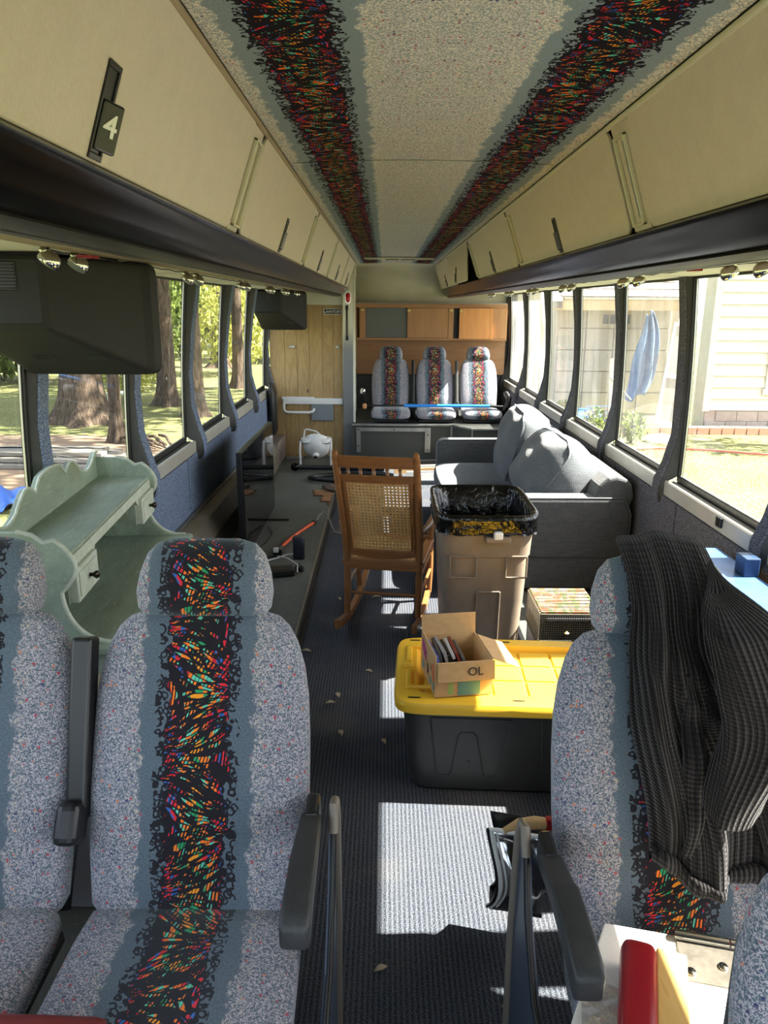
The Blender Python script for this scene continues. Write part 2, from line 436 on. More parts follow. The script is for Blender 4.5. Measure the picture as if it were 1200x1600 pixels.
M_CAN = grainy('bin_taupe_plastic', rgb(114, 101, 88), rgb(130, 116, 101), 12, 0.5, 0, 0.0004)
M_BAG = mat('bin_liner', rgb(7, 7, 8), 0.2, 0, lambda nt, b: nt.put(b.inputs['Normal'], nt.bump(nt.noise(nt.coord('Object'), 17, 3, 0.5, 1.0)[0], 0.012, 0.8)), 0.5)
M_YEL = grainy('yellow_lid_plastic', rgb(232, 184, 50), rgb(240, 194, 60), 8, 0.42)
M_TOTE = grainy('charcoal_tote_plastic', rgb(54, 54, 54), rgb(64, 64, 62), 8, 0.38)
M_CARD = grainy('cardboard', rgb(186, 150, 102), rgb(200, 164, 116), 40, 0.8)
M_WHITE = mat('white_gloss', rgb(222, 222, 218), 0.25)
M_WPAINT = grainy('white_board_paint', rgb(224, 222, 214), rgb(236, 234, 226), 30, 0.5)
M_PAPER = mat('paper_white', rgb(235, 235, 230), 0.8)
M_RED = grainy('red_vinyl', rgb(138, 26, 34), rgb(156, 34, 42), 18, 0.3)
M_PINE = mat('pine_board', None, 0.45, 0, wood(rgb(222, 186, 118), rgb(210, 170, 98), rgb(196, 152, 84), 6, 'y'))
M_REDL = mat('red_lens', rgb(196, 26, 34), 0.2)
M_BLUEP = grainy('blue_bench_paint', rgb(62, 96, 146), rgb(78, 114, 164), 20, 0.35)
M_BLUED = grainy('blue_bench_dark', rgb(34, 52, 80), rgb(46, 68, 98), 20, 0.4)
M_STEELW = mat('wire_grey', rgb(150, 144, 130), 0.4, 0.7)
def rib_cloth(nt, b):
    uv = nt.sep(nt.coord('UV'))
    n = nt.noise(nt.coord('Object'), 9, 2)[0]
    r1 = nt.m('SINE', nt.m('MULTIPLY', uv[0], 2*pi/0.0105))
    r2 = nt.m('SINE', nt.m('MULTIPLY', uv[1], 2*pi/0.0085))
    h = nt.m('ADD', nt.step(r1, -0.8, 0.6), nt.m('MULTIPLY', nt.step(r2, -1, 0.4), 0.3))
    col = nt.mix(nt.step(h, 0, 1.2), rgb(6, 5, 6), rgb(30, 27, 29))
    nt.put(b.inputs['Base Color'], col); nt.put(b.inputs['Normal'], nt.bump(h, 0.004, 1.0))
    b.inputs['Sheen Weight'].default_value = 0.12
M_RIB = mat('black_waffle_knit', None, 0.9, 0, rib_cloth, 0.15)
def glass_mat(name, dust, tint=(0.93, 0.94, 0.93, 1), dustcol=(0.85, 0.84, 0.8, 1)):
    m = bpy.data.materials.new(name); m.use_nodes = True; nt = NT(m.node_tree); n = m.node_tree.nodes
    n.remove(n['Principled BSDF']); out = n['Material Output']
    tr = nt.node('ShaderNodeBsdfTransparent'); tr.inputs[0].default_value = tint
    gl = nt.node('ShaderNodeBsdfGlossy'); gl.inputs[1].default_value = 0.02; gl.inputs[0].default_value = (1, 1, 1, 1)
    lw = nt.node('ShaderNodeLayerWeight'); lw.inputs[0].default_value = 0.5; fr_ = nt.m('ADD', 0.03, nt.m('MULTIPLY', 0.5, nt.m('POWER', lw.outputs['Facing'], 5)))
    mx = nt.node('ShaderNodeMixShader'); nt.put(mx.inputs[0], fr_); nt.put(mx.inputs[1], tr.outputs[0]); nt.put(mx.inputs[2], gl.outputs[0])
    P = nt.geo()
    st = nt.noise(nt.scale(P, (1, 1, 0.12)), 9, 4, 0.6)[0]; cl = nt.noise(P, 2.2, 3)[0]
    d = nt.m('MULTIPLY', nt.step(nt.m('ADD', nt.m('MULTIPLY', st, 0.6), nt.m('MULTIPLY', cl, 0.4)), 0.30, 0.75), dust)
    tl = nt.node('ShaderNodeBsdfTranslucent'); tl.inputs[0].default_value = dustcol
    m2 = nt.node('ShaderNodeMixShader'); nt.put(m2.inputs[0], d); nt.put(m2.inputs[1], mx.outputs[0]); nt.put(m2.inputs[2], tl.outputs[0])
    m.node_tree.links.new(m2.outputs[0], out.inputs[0])
    return m
M_GLASS = glass_mat('window_glass', 0.008, (0.72, 0.73, 0.71, 1))
M_GLASSD = glass_mat('dusty_glass', 0.035, (0.70, 0.71, 0.69, 1))
M_GLASSDD = glass_mat('very_dusty_glass', 0.16, (0.70, 0.71, 0.69, 1))
M_SHIELD = glass_mat('windscreen_glass', 0.0)
def clearplastic():
    m = bpy.data.materials.new('clear_plastic'); m.use_nodes = True; nt = NT(m.node_tree); n = m.node_tree.nodes
    n.remove(n['Principled BSDF']); out = n['Material Output']
    tr = nt.node('ShaderNodeBsdfTransparent'); gl = nt.node('ShaderNodeBsdfGlossy'); gl.inputs[1].default_value = 0.12
    mx = nt.node('ShaderNodeMixShader'); mx.inputs[0].default_value = 0.35
    nt.put(mx.inputs[1], tr.outputs[0]); nt.put(mx.inputs[2], gl.outputs[0]); m.node_tree.links.new(mx.outputs[0], out.inputs[0])
    return m
M_CLEAR = clearplastic()
def grass(nt, b):
    P = nt.geo(); n = nt.noise(P, 0.9, 5, 0.7)[0]; f = nt.noise(P, 16, 3, 0.7)[0]
    col = nt.mix(nt.step(n, 0.35, 0.65), rgb(84, 90, 48), rgb(124, 120, 78))
    col = nt.mix(nt.sstep(f, 0.4, 0.65), col, rgb(72, 82, 38))
    col = nt.mix(nt.m('MULTIPLY', nt.sstep(nt.noise(P, 40, 2)[0], 0.5, 0.66), 0.7), col, rgb(160, 154, 118))
    nt.put(b.inputs['Base Color'], col); nt.put(b.inputs['Normal'], nt.bump(f, 0.05, 0.8))
M_GRASS = mat('lawn', None, 0.95, 0, grass, 0.1)
def bark(nt, b):
    P = nt.coord('Object'); n = nt.noise(nt.scale(P, (1, 1, 0.22)), 16, 5, 0.7, 0.6)[0]
    nt.put(b.inputs['Base Color'], nt.mix(nt.step(n, 0.35, 0.65), rgb(48, 40, 34), rgb(104, 90, 76)))
    nt.put(b.inputs['Normal'], nt.bump(n, 0.06, 0.9))
M_BARK = mat('bark', None, 0.95, 0, bark, 0.1)
def leafm(name, c1, c2):
    def bd(nt, b):
        inf = nt.noise(nt.geo(), 3.0, 3)[0]
        nt.put(b.inputs['Base Color'], nt.mix(nt.step(inf, 0.35, 0.65), c1, c2))
        b.inputs['Subsurface Weight'].default_value = 0
    m = mat(name, None, 0.6, 0, bd, 0.3)
    n = m.node_tree.nodes; l = m.node_tree.links; nt = NT(m.node_tree)
    tl = nt.node('ShaderNodeBsdfTranslucent'); tl.inputs[0].default_value = c2
    mx = nt.node('ShaderNodeMixShader'); mx.inputs[0].default_value = 0.4
    nt.put(mx.inputs[1], n['Principled BSDF'].outputs[0]); nt.put(mx.inputs[2], tl.outputs[0]); l.new(mx.outputs[0], n['Material Output'].inputs[0])
    return m
M_LEAF = leafm('leaf_green', rgb(62, 80, 34), rgb(122, 136, 62))
M_LEAFY = leafm('leaf_yellow', rgb(120, 132, 56), rgb(184, 182, 96))
M_DRY = grainy('dry_leaf', rgb(150, 134, 108), rgb(184, 170, 142), 60, 0.8)
M_SIDE = grainy('siding_white', rgb(196, 190, 174), rgb(208, 202, 188), 6, 0.7)
M_STONE = grainy('foundation_block', rgb(140, 132, 126), rgb(160, 152, 144), 10, 0.9)
M_BEIGE = grainy('beige_fascia', rgb(186, 160, 120), rgb(200, 174, 134), 6, 0.7)
M_SHING = grainy('roof_shingle', rgb(120, 110, 104), rgb(168, 156, 148), 9, 0.9, 0, 0, (1, 1, 4))
M_GARD = grainy('garage_door_panel', rgb(168, 160, 148), rgb(182, 174, 162), 4, 0.7)
M_LUMB = grainy('weathered_plank', rgb(96, 92, 84), rgb(126, 120, 110), 14, 0.8, 0, 0, (0.2, 1, 1))
M_TARP = grainy('blue_tarp', rgb(30, 74, 160), rgb(56, 104, 188), 6, 0.4)
M_CORR = mat('dark_riser_panel', None, 0.5, 0, lambda nt, b: (nt.put(b.inputs['Base Color'], nt.mix(nt.step(nt.m('SINE', nt.m('MULTIPLY', nt.sep(nt.geo())[0], 2*pi/0.02)), -1, 1), rgb(52, 54, 50), rgb(70, 72, 66)))))
M_DKG = mat('dark_grey', rgb(48, 50, 48), 0.6)
M_GREYP = mat('grey_plate', rgb(128, 136, 140), 0.4, 0.3)
M_WHEEL = grainy('taupe_box_vinyl', rgb(120, 108, 100), rgb(138, 126, 118), 20, 0.6)
M_DUCT = grainy('heater_duct', rgb(112, 104, 92), rgb(140, 130, 116), 8, 0.4, 0.3)
M_ORANGE = mat('orange_cord', rgb(226, 92, 48), 0.5)
M_GCORD = mat('grey_cord', rgb(130, 124, 116), 0.5)
M_WCORD = mat('white_cord', rgb(200, 200, 200), 0.5)
M_BLUEROD = mat('blue_rod', rgb(40, 130, 214), 0.4)
M_ROTW = mat('exposed_wood', None, 0.9, 0, wood(rgb(170, 128, 88), rgb(120, 82, 52), rgb(84, 56, 36), 16, 'x'))
# ================================================================ SHELL
CX = 0.115
YP = [-0.52, 0.55, 1.62, 2.72, 3.80, 4.87, 5.96, 7.04, 8.13, 9.22]
Y0, Y1 = -1.5, 9.30
ZS, ZT = 0.775, 1.765

# ground outside
g = MB().grid(lambda u, v: ((u-0.5)*120, -25+v*110, -0.75), 4, 4)
go = struct(g.build('ground', M_GRASS))

# floor: chassis, runner, left and right raised platforms with edging
fl = MB().box((-1.33, Y0, -0.14), (1.56, Y1, -0.012)).build('floor', M_DKG); struct(fl)
MB().box((-0.405, Y0, -0.012), (0.68, 8.6, 0.0)).build('carpet_runner', M_RUN, fl)
MB().box((-1.22, Y0, -0.012), (-0.425, 8.12, 0.03)).build('floor_deck', M_LINO, fl, bevel=0.004)
MB().box((0.70, Y0, -0.012), (1.43, 8.6, 0.03)).build('floor_deck', M_LINO, fl, bevel=0.004)
b = MB(); b.box((-0.432, Y0, 0.0), (-0.418, 8.12, 0.036)); b.box((-0.418, Y0, -0.005), (-0.404, 8.12, 0.010)); b.build('edge_trim', M_RUB, fl, bevel=0.002)
b = MB(); b.box((0.68, Y0, 0.0), (0.70, 8.6, 0.036)); b.build('edge_trim', M_RUB, fl, bevel=0.002)
b = MB(); b.box((-0.445, Y0, 0.028), (-0.432, 8.12, 0.034)); b.build('metal_strip', M_DUCT, fl)

def rows(prof, z):
    for i in range(len(prof)-1):
        (z0, x0), (z1, x1) = prof[i], prof[i+1]
        if min(z0, z1) <= z <= max(z0, z1):
            t = (z-z0)/(z1-z0) if z1 != z0 else 0
            return x0+(x1-x0)*t
    return prof[-1][1]

def side(sg):
    left = sg < 0
    XF = -1.22 if left else 1.43           # inner face of the lower wall
    XO = -1.34 if left else 1.56           # outer skin
    GB, GT = (-1.295, -1.235) if left else (1.505, 1.475)   # glass, bottom / top
    nm = 'left' if left else 'right'
    P = lambda x: (min(x), max(x))
    w = MB()
    a, c = P((XF, XO))
    w.box((a, Y0, -0.5), (c, Y1, ZS-0.075))
    # roof edge behind the header, outer skin only
    a, c = P((XO, GT + sg*0.005)); w.box((a, Y0, ZT+0.005), (c, Y1, 2.2))
    wall = struct(w.build('wall_'+nm, M_DKG))
    # wall carpet panels
    cm = M_BLUEC if left else M_GREYC
    ys = [Y0, -0.4, 0.6, 1.6, 2.6, 3.55, 4.56, 5.56, 6.6, 7.62, Y1]
    for i in range(len(ys)-1):
        a, c = P((XF - sg*0.012, XF + sg*0.002)); MB().box((a, ys[i]+0.006, 0.352), (c, min(ys[i+1]-0.006, 8.11 if left else 9.2), ZS-0.076)).build('carpet_panel', cm, wall, bevel=0.004)
    # heater duct with a sloping lid
    d = XF - sg*0.012
    pr = [(XF, 0.03), (XF - sg*0.15, 0.03), (XF - sg*0.15, 0.20), (XF - sg*0.09, 0.30), (XF, 0.335)]
    MB().prism(pr, 1.0, 7.5 if left else 4.02, 'y').build('heater_duct', M_DUCT, wall, bevel=0.004)
    MB().prism([(XF, 0.335), (XF - sg*0.03, 0.335), (XF - sg*0.03, 0.350), (XF, 0.350)], Y0, 8.1, 'y').build('duct_lip', M_ALU, wall, bevel=0.002)
    # header above the windows (vinyl) and tan underside towards the rail
    xh = CX + sg*1.0
    hb = MB().prism([(GT, ZT), (xh, ZT-0.002), (xh, ZT+0.02), (GT, ZT+0.02)], Y0, 9.2, 'y'); hb.build('header_panel', M_HEAD, wall)
    MB().prism([(xh, ZT-0.004), (CX+sg*0.62, 1.722), (CX+sg*0.62, 1.735), (xh, ZT+0.015)], Y0, 8.1 if left else 9.2, 'y').build('rack_underside', M_TAN, wall)
    # pillars (trims) with carpet strips
    if left: prof = [(1.79, -1.150), (1.5, -1.205), (1.2, -1.240), (1.0, -1.235), (0.86, -1.20), (0.77, -1.172), (0.69, -1.168), (0.655, -1.185)]
    else: prof = [(1.79, 1.425), (1.5, 1.462), (1.2, 1.478), (1.0, 1.472), (0.86, 1.44), (0.77, 1.405), (0.69, 1.40), (0.655, 1.415)]
    for i, y in enumerate(YP):
        if left and y > 8.13: continue
        vs = []; fs = []; wv = []
        zz = [1.79, 1.65, 1.5, 1.35, 1.2, 1.1, 1.0, 0.93, 0.86, 0.81, 0.77, 0.73, 0.69, 0.655]
        hw = 0.055
        for z in zz:
            x = rows(prof, z); k = hw*(1.0 if z > 0.9 else 1.0 - 0.25*(0.9-z)/0.25); bx = max(abs(XF), abs(GB)) * sg if z < 0.8 else GT*(z-ZS)/(ZT-ZS)+GB*(1-(z-ZS)/(ZT-ZS))
            if z < 0.8: bx = XF
            vs += [(bx, y-hw-0.012, z), (x + sg*0.012, y-k, z), (x, y-k+0.010, z), (x, y+k-0.010, z), (x + sg*0.012, y+k, z), (bx, y+hw+0.012, z)]
        n = 6
        for r in range(len(zz)-1):
            for j in range(n): fs.append((r*n+j, r*n+(j+1) % n, (r+1)*n+(j+1) % n, (r+1)*n+j))
        fs.append(tuple(range(n))); fs.append(tuple((len(zz)-1)*n+j for j in range(n)))
        t = MB().addv(vs, fs).build('trim_%d' % (i+1 + (0 if left else 20)), M_TRIM, None, smooth=40)
        struct(t)
        # carpet strip on the aisle face
        vs = []; fs = []
        for z in zz:
            x = rows(prof, z); k = 0.040
            vs += [(x + sg*0.001, y-k, z), (x - sg*0.007, y-k+0.004, z), (x - sg*0.007, y+k-0.004, z), (x + sg*0.001, y+k, z)]
        for r in range(len(zz)-1):
            for j in range(4): fs.append((r*4+j, r*4+(j+1) % 4, (r+1)*4+(j+1) % 4, (r+1)*4+j))
        fs.append((0, 1, 2, 3)); fs.append(tuple((len(zz)-1)*4+j for j in range(4)))
        MB().addv(vs, fs).build('carpet_strip', cm, t, smooth=40)
    # windows
    for i in range(len(YP)-1):
        if left and YP[i+1] > 8.2: continue
        ya, yb = YP[i]+0.067, YP[i+1]-0.067
        wnd = sroot('window_%d' % (i+1 + (0 if left else 20)), (GB, (ya+yb)/2, ZS))
        gx = lambda z: GB + (GT-GB)*(z-ZS)/(ZT-ZS)
        # curved pane
        dust = M_GLASS
        if not left: dust = M_GLASSDD if i >= 7 else (M_GLASSD if i >= 4 else M_GLASS)
        if left and i == 5: dust = M_GLASSD
        pg = MB().grid(lambda u, v: (gx(ZS + v*(ZT-ZS)) + sg*0.012*math.sin(v*pi), ya+u*(yb-ya), ZS+v*(ZT-ZS)), 1, 8)
        pg.build('glass_pane', dust, wnd, smooth=180)
        # black gasket and bright inner line, following the glass
        gk = MB(); ch = MB()
        for (yy, s2) in ((ya, 1), (yb, -1)):
            pts = [(gx(ZS+t*(ZT-ZS)) + sg*0.012*math.sin(t*pi), yy, ZS+t*(ZT-ZS)) for t in [k/8 for k in range(9)]]
            for k in range(8):
                gk.bar((pts[k][0]-sg*0.012, yy+s2*0.004, pts[k][2]), (pts[k+1][0]-sg*0.012, yy+s2*0.004, pts[k+1][2]), 0.022, 0.022)
                ch.bar((pts[k][0]-sg*0.010, yy+s2*0.019, pts[k][2]), (pts[k+1][0]-sg*0.010, yy+s2*0.019, pts[k+1][2]), 0.007, 0.007)
        gk.bar((GB-sg*0.012, ya, ZS+0.012), (GB-sg*0.012, yb, ZS+0.012), 0.022, 0.024)
        gk.bar((GT-sg*0.012, ya, ZT-0.006), (GT-sg*0.012, yb, ZT-0.006), 0.02, 0.012)
        ch.bar((GB-sg*0.014, ya+0.01, ZS+0.028), (GB-sg*0.014, yb-0.01, ZS+0.028), 0.008, 0.006)
        gk.build('gasket', M_GASK, wnd); ch.build('inner_bead', M_ALU, wnd)
        # sill: face strip and stepped ledge
        xf = XF - sg*0.006
        sl = MB().prism([(xf, ZS-0.072), (xf, ZS-0.006), (xf+sg*0.006, ZS), (xf+sg*0.016, ZS), (xf+sg*0.016, ZS-0.072)], ya-0.03, yb+0.03, 'y')
        sl.build('window_sill', M_SILLR, wnd)
        lg = MB(); a, c = P((xf+sg*0.016, GB)); lg.box((a, ya-0.02, ZS-0.02), (c, yb+0.02, ZS-0.008)); lg.build('sill_track', M_SILLR, wnd)
        tk = MB()
        for q in (0.30, 0.62): 
            x0 = xf+sg*0.016 + (GB-xf-sg*0.016)*q; tk.box((min(x0, x0+sg*0.012), ya, ZS-0.010), (max(x0, x0+sg*0.012), yb, ZS-0.002))
        tk.build('sill_track', M_TRIM, wnd)
    return wall
wl_ = side(-1); wr_ = side(1)

# black outlet on the right sill strip near the table
o = MB().box((1.412, 3.05, 0.725), (1.424, 3.10, 0.768)).build('sill_socket', M_PLG, bpy.data.objects['window_23'] if False else wr_, bevel=0.004)

# ceiling
ce = MB().box((-1.33, Y0, 2.14), (1.56, Y1, 2.2)).build('ceiling', M_CREAM); struct(ce)
seams = [Y0, 0.35, 2.55, 4.55, 6.35, 7.35]
zc = 2.046
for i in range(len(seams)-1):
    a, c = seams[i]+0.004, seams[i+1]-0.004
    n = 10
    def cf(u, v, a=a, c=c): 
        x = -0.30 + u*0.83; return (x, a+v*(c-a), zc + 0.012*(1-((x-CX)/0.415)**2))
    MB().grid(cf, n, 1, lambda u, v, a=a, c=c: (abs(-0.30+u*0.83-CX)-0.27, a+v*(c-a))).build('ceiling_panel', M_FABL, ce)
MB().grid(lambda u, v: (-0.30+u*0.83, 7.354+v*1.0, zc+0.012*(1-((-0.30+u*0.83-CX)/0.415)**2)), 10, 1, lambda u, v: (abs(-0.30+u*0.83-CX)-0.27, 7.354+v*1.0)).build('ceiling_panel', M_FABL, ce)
b = MB(); b.box((-0.2, 7.33, 2.036), (0.45, 7.40, 2.052)); b.build('ceiling_vent', M_BINF, ce, bevel=0.004)
b = MB(); b.box((0.0, 7.345, 2.030), (0.12, 7.36, 2.037)); b.box((0.14, 7.345, 2.030), (0.27, 7.36, 2.037)); b.build('vent_slot', M_PLG, ce)
for sx in (-0.305, 0.535):
    MB().tube([(sx, Y0, 2.038), (sx, 8.1 if sx < 0 else 9.0, 2.038)], 0.007, 8).build('edge_moulding', M_TAN if sx < 0 else M_BINF, ce, smooth=60)

# front end behind the camera with the windscreen
wf = MB(); wf.box((-1.33, Y0-0.06, -0.5), (1.56, Y0, 0.85)); wf.box((-1.33, Y0-0.06, 1.95), (1.56, Y0, 2.2)); wf.box((-1.33, Y0-0.06, 0.85), (-1.2, Y0, 1.95)); wf.box((1.43, Y0-0.06, 0.85), (1.56, Y0, 1.95))
wfo = struct(wf.build('wall_front', M_DKG))
ws = sroot('window_40', (0.1, Y0-0.03, 0.85)); MB().box((-1.2, Y0-0.035, 0.85), (1.43, Y0-0.03, 1.95)).build('glass_pane', M_SHIELD, ws)

# back wall, with curved cream panel on top
wb = struct(MB().box((-1.33, 9.26, -0.5), (1.56, Y1+0.04, 2.2)).build('wall_back', M_DKG))
cp = MB()
pts = [(9.24, 1.655), (9.235, 1.80), (9.19, 1.93), (9.08, 2.0), (8.85, 2.04), (8.35, 2.062)]
vs = []; fs = []
for k, (yy, zz) in enumerate(pts): vs += [(-0.36, yy, zz), (0.115, yy+0.012, zz+0.002), (1.44, yy, zz)]
for k in range(len(pts)-1):
    for j in range(2): fs.append((k*3+j, k*3+j+1, (k+1)*3+j+1, (k+1)*3+j))
cp.addv(vs, fs).build('curved_panel', M_CREAM, wb, smooth=60, solid=0.006)
MB().box((-0.34, 9.18, 1.645), (1.43, 9.24, 1.658)).build('ledge_strip', M_CREAM, wb, bevel=0.003)
MB().box((-0.34, 9.235, 0.40), (1.43, 9.26, 0.83)).build('lower_panel', M_DKG, wb)
MB().box((-0.345, 9.20, 0.828), (1.43, 9.255, 1.232)).build('wood_panel', M_CAB, wb, bevel=0.003)

# lavatory partition: planks, trims and post
lv = struct(MB().box((-1.22, 8.14, 0.0), (-0.33, 8.20, 2.05)).build('wall_lavatory', M_CREAM))
MB().box((-0.40, 8.20, 0.0), (-0.345, 9.25, 2.05)).build('side_panel', M_CREAM, lv)
px = [-1.215, -1.06, -0.93, -0.80, -0.66, -0.545, -0.443]
for i in range(6):
    MB().box((px[i]+0.0014, 8.125, 0.03), (px[i+1]-0.0014, 8.14, 1.625)).build('oak_plank', M_PLY, lv, bevel=0.0015)
MB().box((-1.22, 8.11, 1.627), (-0.443, 8.14, 1.78)).build('top_strip', M_CREAM, lv, bevel=0.003)
M_POST = mat('post_metal', None, 0.35, 0.6, lambda nt, b: nt.put(b.inputs['Base Color'], nt.mix(nt.sstep(nt.sep(nt.geo())[2], 1.15, 1.45), rgb(128, 132, 134), rgb(208, 206, 184))))
MB().box((-0.443, 8.06, 0.03), (-0.325, 8.14, 2.0)).build('door_post', M_POST, lv, bevel=0.006)
MB().box((-0.335, 8.055, 0.10), (-0.312, 8.10, 2.0)).build('post_edge', M_CREAM, lv, bevel=0.003)
MB().box((-0.445, 8.0, 1.90), (-0.30, 8.14, 2.05)).build('post_cap', M_BINF, lv, bevel=0.01)

# rear platform
pf = struct(MB().prism([(-0.345, 7.97), (0.71, 7.97), (0.90, 7.69), (1.43, 7.69), (1.43, 9.24), (-0.345, 9.24)], 0.03, 0.40, 'z').build('trim_50', M_CORR))
pf.name = 'floor_rear'
ed = MB()
for a, c in (((-0.345, 7.965), (0.71, 7.965)), ((0.71, 7.965), (0.90, 7.685)), ((0.90, 7.685), (1.43, 7.685))):
    ed.bar((a[0], a[1], 0.405), (c[0], c[1], 0.405), 0.022, 0.02)
for x, y in ((0.71, 7.962), (0.90, 7.682)): ed.bar((x, y, 0.03), (x, y, 0.40), 0.016, 0.012)
ed.build('edge_moulding', M_ALU, pf, bevel=0.002)
MB().prism([(-0.34, 7.98), (0.70, 7.98), (0.89, 7.70), (1.42, 7.70), (1.42, 9.23), (-0.34, 9.23)], 0.40, 0.416, 'z').build('platform_top', M_DKG, pf)
fr = MB()
for lo, hi in (((-0.30, 7.952, 0.335), (0.49, 7.965, 0.375)), ((-0.30, 7.952, 0.11), (-0.255, 7.965, 0.335)), ((0.43, 7.952, 0.11), (0.49, 7.965, 0.335))):
    fr.box(lo, hi)
hf = fr.build('access_frame', M_ALU, pf, bevel=0.002)
sc = MB()
for x, z in ((-0.278, 0.18), (0.46, 0.14), (0.46, 0.30), (0.1, 0.355), (-0.278, 0.355)): sc.addv(*[[(x+0.008*math.cos(k*pi/4), 7.949, z+0.008*math.sin(k*pi/4)) for k in range(8)], [tuple(range(8))]])
sc.build('screw', M_GASK, hf)

# ================================================================ OVERHEAD BINS
def rp(sg, r): return CX + sg*r
def door_pt(sg, t):   # t 0 bottom, 1 top on the door plane
    return (CX + sg*(0.505 - 0.083*t), 1.800 + 0.238*t)
def text_obj(name, s, size, M, m, parent, extrude=0.0006):
    c = bpy.data.curves.new(name, 'FONT'); c.body = s; c.size = size; c.extrude = extrude; c.align_x = 'CENTER'; c.align_y = 'CENTER'; c.offset = size*0.012
    t = bpy.data.objects.new(name+'_tmp', c); COL.objects.link(t)
    bpy.context.view_layer.update()
    me = bpy.data.meshes.new_from_object(t.evaluated_get(bpy.context.evaluated_depsgraph_get()))
    bpy.data.objects.remove(t)
    me.name = name
    o = bpy.data.objects.new(name, me); COL.objects.link(o); me.materials.clear(); me.materials.append(m)
    if parent is not None: o.parent = parent; me.transform(parent_matrix(parent).inverted() @ M)
    else: me.transform(M)
    return o
def overhead(sg, ya, yb, label, latch=True, number=None, open_=0.0, divider=True, group='overhead bins'):
    g = 'overhead bins on the %s side' % ('left' if sg < 0 else 'right')
    t = thing('overhead_bin', label, 'luggage bin', (rp(sg, 0.5), (ya+yb)/2, 1.80), 0, g)
    w = MB()
    for y in (ya, yb-0.012):
        w.prism([(rp(sg, .52), 1.80), (rp(sg, .43), 2.04), (rp(sg, 1.05), 2.04), (rp(sg, 1.30), 1.80)], y, y+0.012, 'y')
    w.prism([(rp(sg, .52), 1.79), (rp(sg, .52), 1.802), (rp(sg, 1.30), 1.802), (rp(sg, 1.30), 1.79)], ya, yb, 'y')
    w.prism([(rp(sg, .43), 2.038), (rp(sg, .43), 2.05), (rp(sg, 1.05), 2.05), (rp(sg, 1.31), 1.81), (rp(sg, 1.30), 1.80), (rp(sg, 1.05), 2.038)], ya, yb, 'y')
    w.build('bin_body', M_DKG, t)
    D = 0.13 if divider else 0.02
    # door: slightly rounded slab
    y0, y1 = ya+0.008, yb-D
    bx, bz = door_pt(sg, 0); tx, tz = door_pt(sg, 1)
    up = Vector((tx-bx, 0, tz-bz)); L = up.length; up.normalize()
    out = Vector((-sg*up.z, 0, sg*up.x)) if True else None   # towards the aisle
    if out.x*sg > 0: out = -out
    ctr = Vector((tx, (y0+y1)/2, tz))
    # local frame: X along Y, Y up along the door, Z outward; origin at the top hinge
    Rm = Matrix((( 0, up.x, out.x, 0), (1, 0, 0, 0), (0, up.z, out.z, 0), (0, 0, 0, 1)))
    M = Matrix.Translation(ctr) @ Rm @ Matrix.Rotation(open_, 4, 'X')
    hw = (y1-y0)/2
    d = MB(); n = 6; rr = 0.03
    poly = []
    for cx_, cy_, a0 in ((hw-rr, -rr, 0), (-hw+rr, -rr, 90), (-hw+rr, -L+rr, 180), (hw-rr, -L+rr, 270)):
        for k in range(n+1):
            a = rad(a0+90*k/n); poly.append((cx_+rr*math.cos(a), cy_+rr*math.sin(a)))
    vs = [(x, y, -0.006) for x, y in poly] + [(x, y, 0.004) for x, y in poly]
    k = len(poly); fs = [tuple(range(k))[::-1], tuple(range(k, 2*k))]
    for i in range(k): fs.append((i, (i+1) % k, k+(i+1) % k, k+i))
    d.addv(vs, fs, None, M)
    door = d.build('bin_door', M_BIN, t, bevel=0.003)
    # latch
    if latch:
        LM = M @ Matrix.Translation((0, -L+0.066, 0.004))
        p = MB(); p.box((-0.021, -0.062, 0), (0.021, -0.054, 0.004), LM); p.box((-0.021, 0.050, 0), (0.021, 0.058, 0.004), LM)
        p.box((-0.021, -0.054, 0), (-0.016, 0.050, 0.004), LM); p.box((0.016, -0.054, 0), (0.021, 0.050, 0.004), LM); p.box((-0.016, -0.054, -0.001), (0.016, 0.050, 0.001), LM)
        la = p.build('latch', M_PLG, door, bevel=0.001)
        q = MB(); PM = LM @ Matrix.Translation((-0.0155, 0, 0.002)) @ Matrix.Rotation(rad(-38 if number else -10), 4, 'Y'); q.box((0, -0.050, -0.004), (0.031, 0.012, 0.0045), PM)
        q.build('latch_paddle', M_PLG, door, bevel=0.003)
        if number:
            TM = PM @ Matrix.Translation((0.0155, -0.018, 0.0050))
            text_obj('number', number, 0.040, TM, M_WHITE, door)
    if divider:
        # strip with framed lens
        yc = yb - D/2 + 0.002
        Mv = Matrix.Translation((tx, yc, tz)) @ Rm
        s_ = MB(); s_.box((-D/2+0.004, -L, -0.008), (D/2-0.006, 0, 0.0), Mv); s_.build('divider', M_BIN, t, bevel=0.002)
        f_ = MB(); e = 0.007
        for lo, hi in (((-0.040, -L+0.012, 0), (-0.040+e, -0.03, 0.010)), ((0.040-e, -L+0.012, 0), (0.040, -0.03, 0.010)), ((-0.040, -0.03-e, 0), (0.040, -0.03, 0.010)), ((-0.040, -L+0.012, 0), (0.040, -L+0.012+e, 0.010))):
            f_.box(lo, hi, Mv)
        f_.build('lamp_frame', M_BINF, t, bevel=0.002)
        l_ = MB(); l_.box((-0.030, -L+0.03, 0), (-0.004, -0.045, 0.003), Mv); l_.build('lamp_lens', M_GREYP, t)
    return t
LL = [(0.18, 2.09, '4'), (2.10, 3.72, None), (3.73, 5.22, None), (5.23, 6.78, None), (6.79, 8.05, None)]
lab = ['beige overhead bin on the left nearest the camera, white number 4 on its black latch',
       'second beige overhead bin from the camera on the left side', 'third beige overhead bin from the camera on the left side',
       'fourth beige overhead bin on the left, next to last before the lavatory', 'last beige overhead bin on the left, beside the lavatory post']
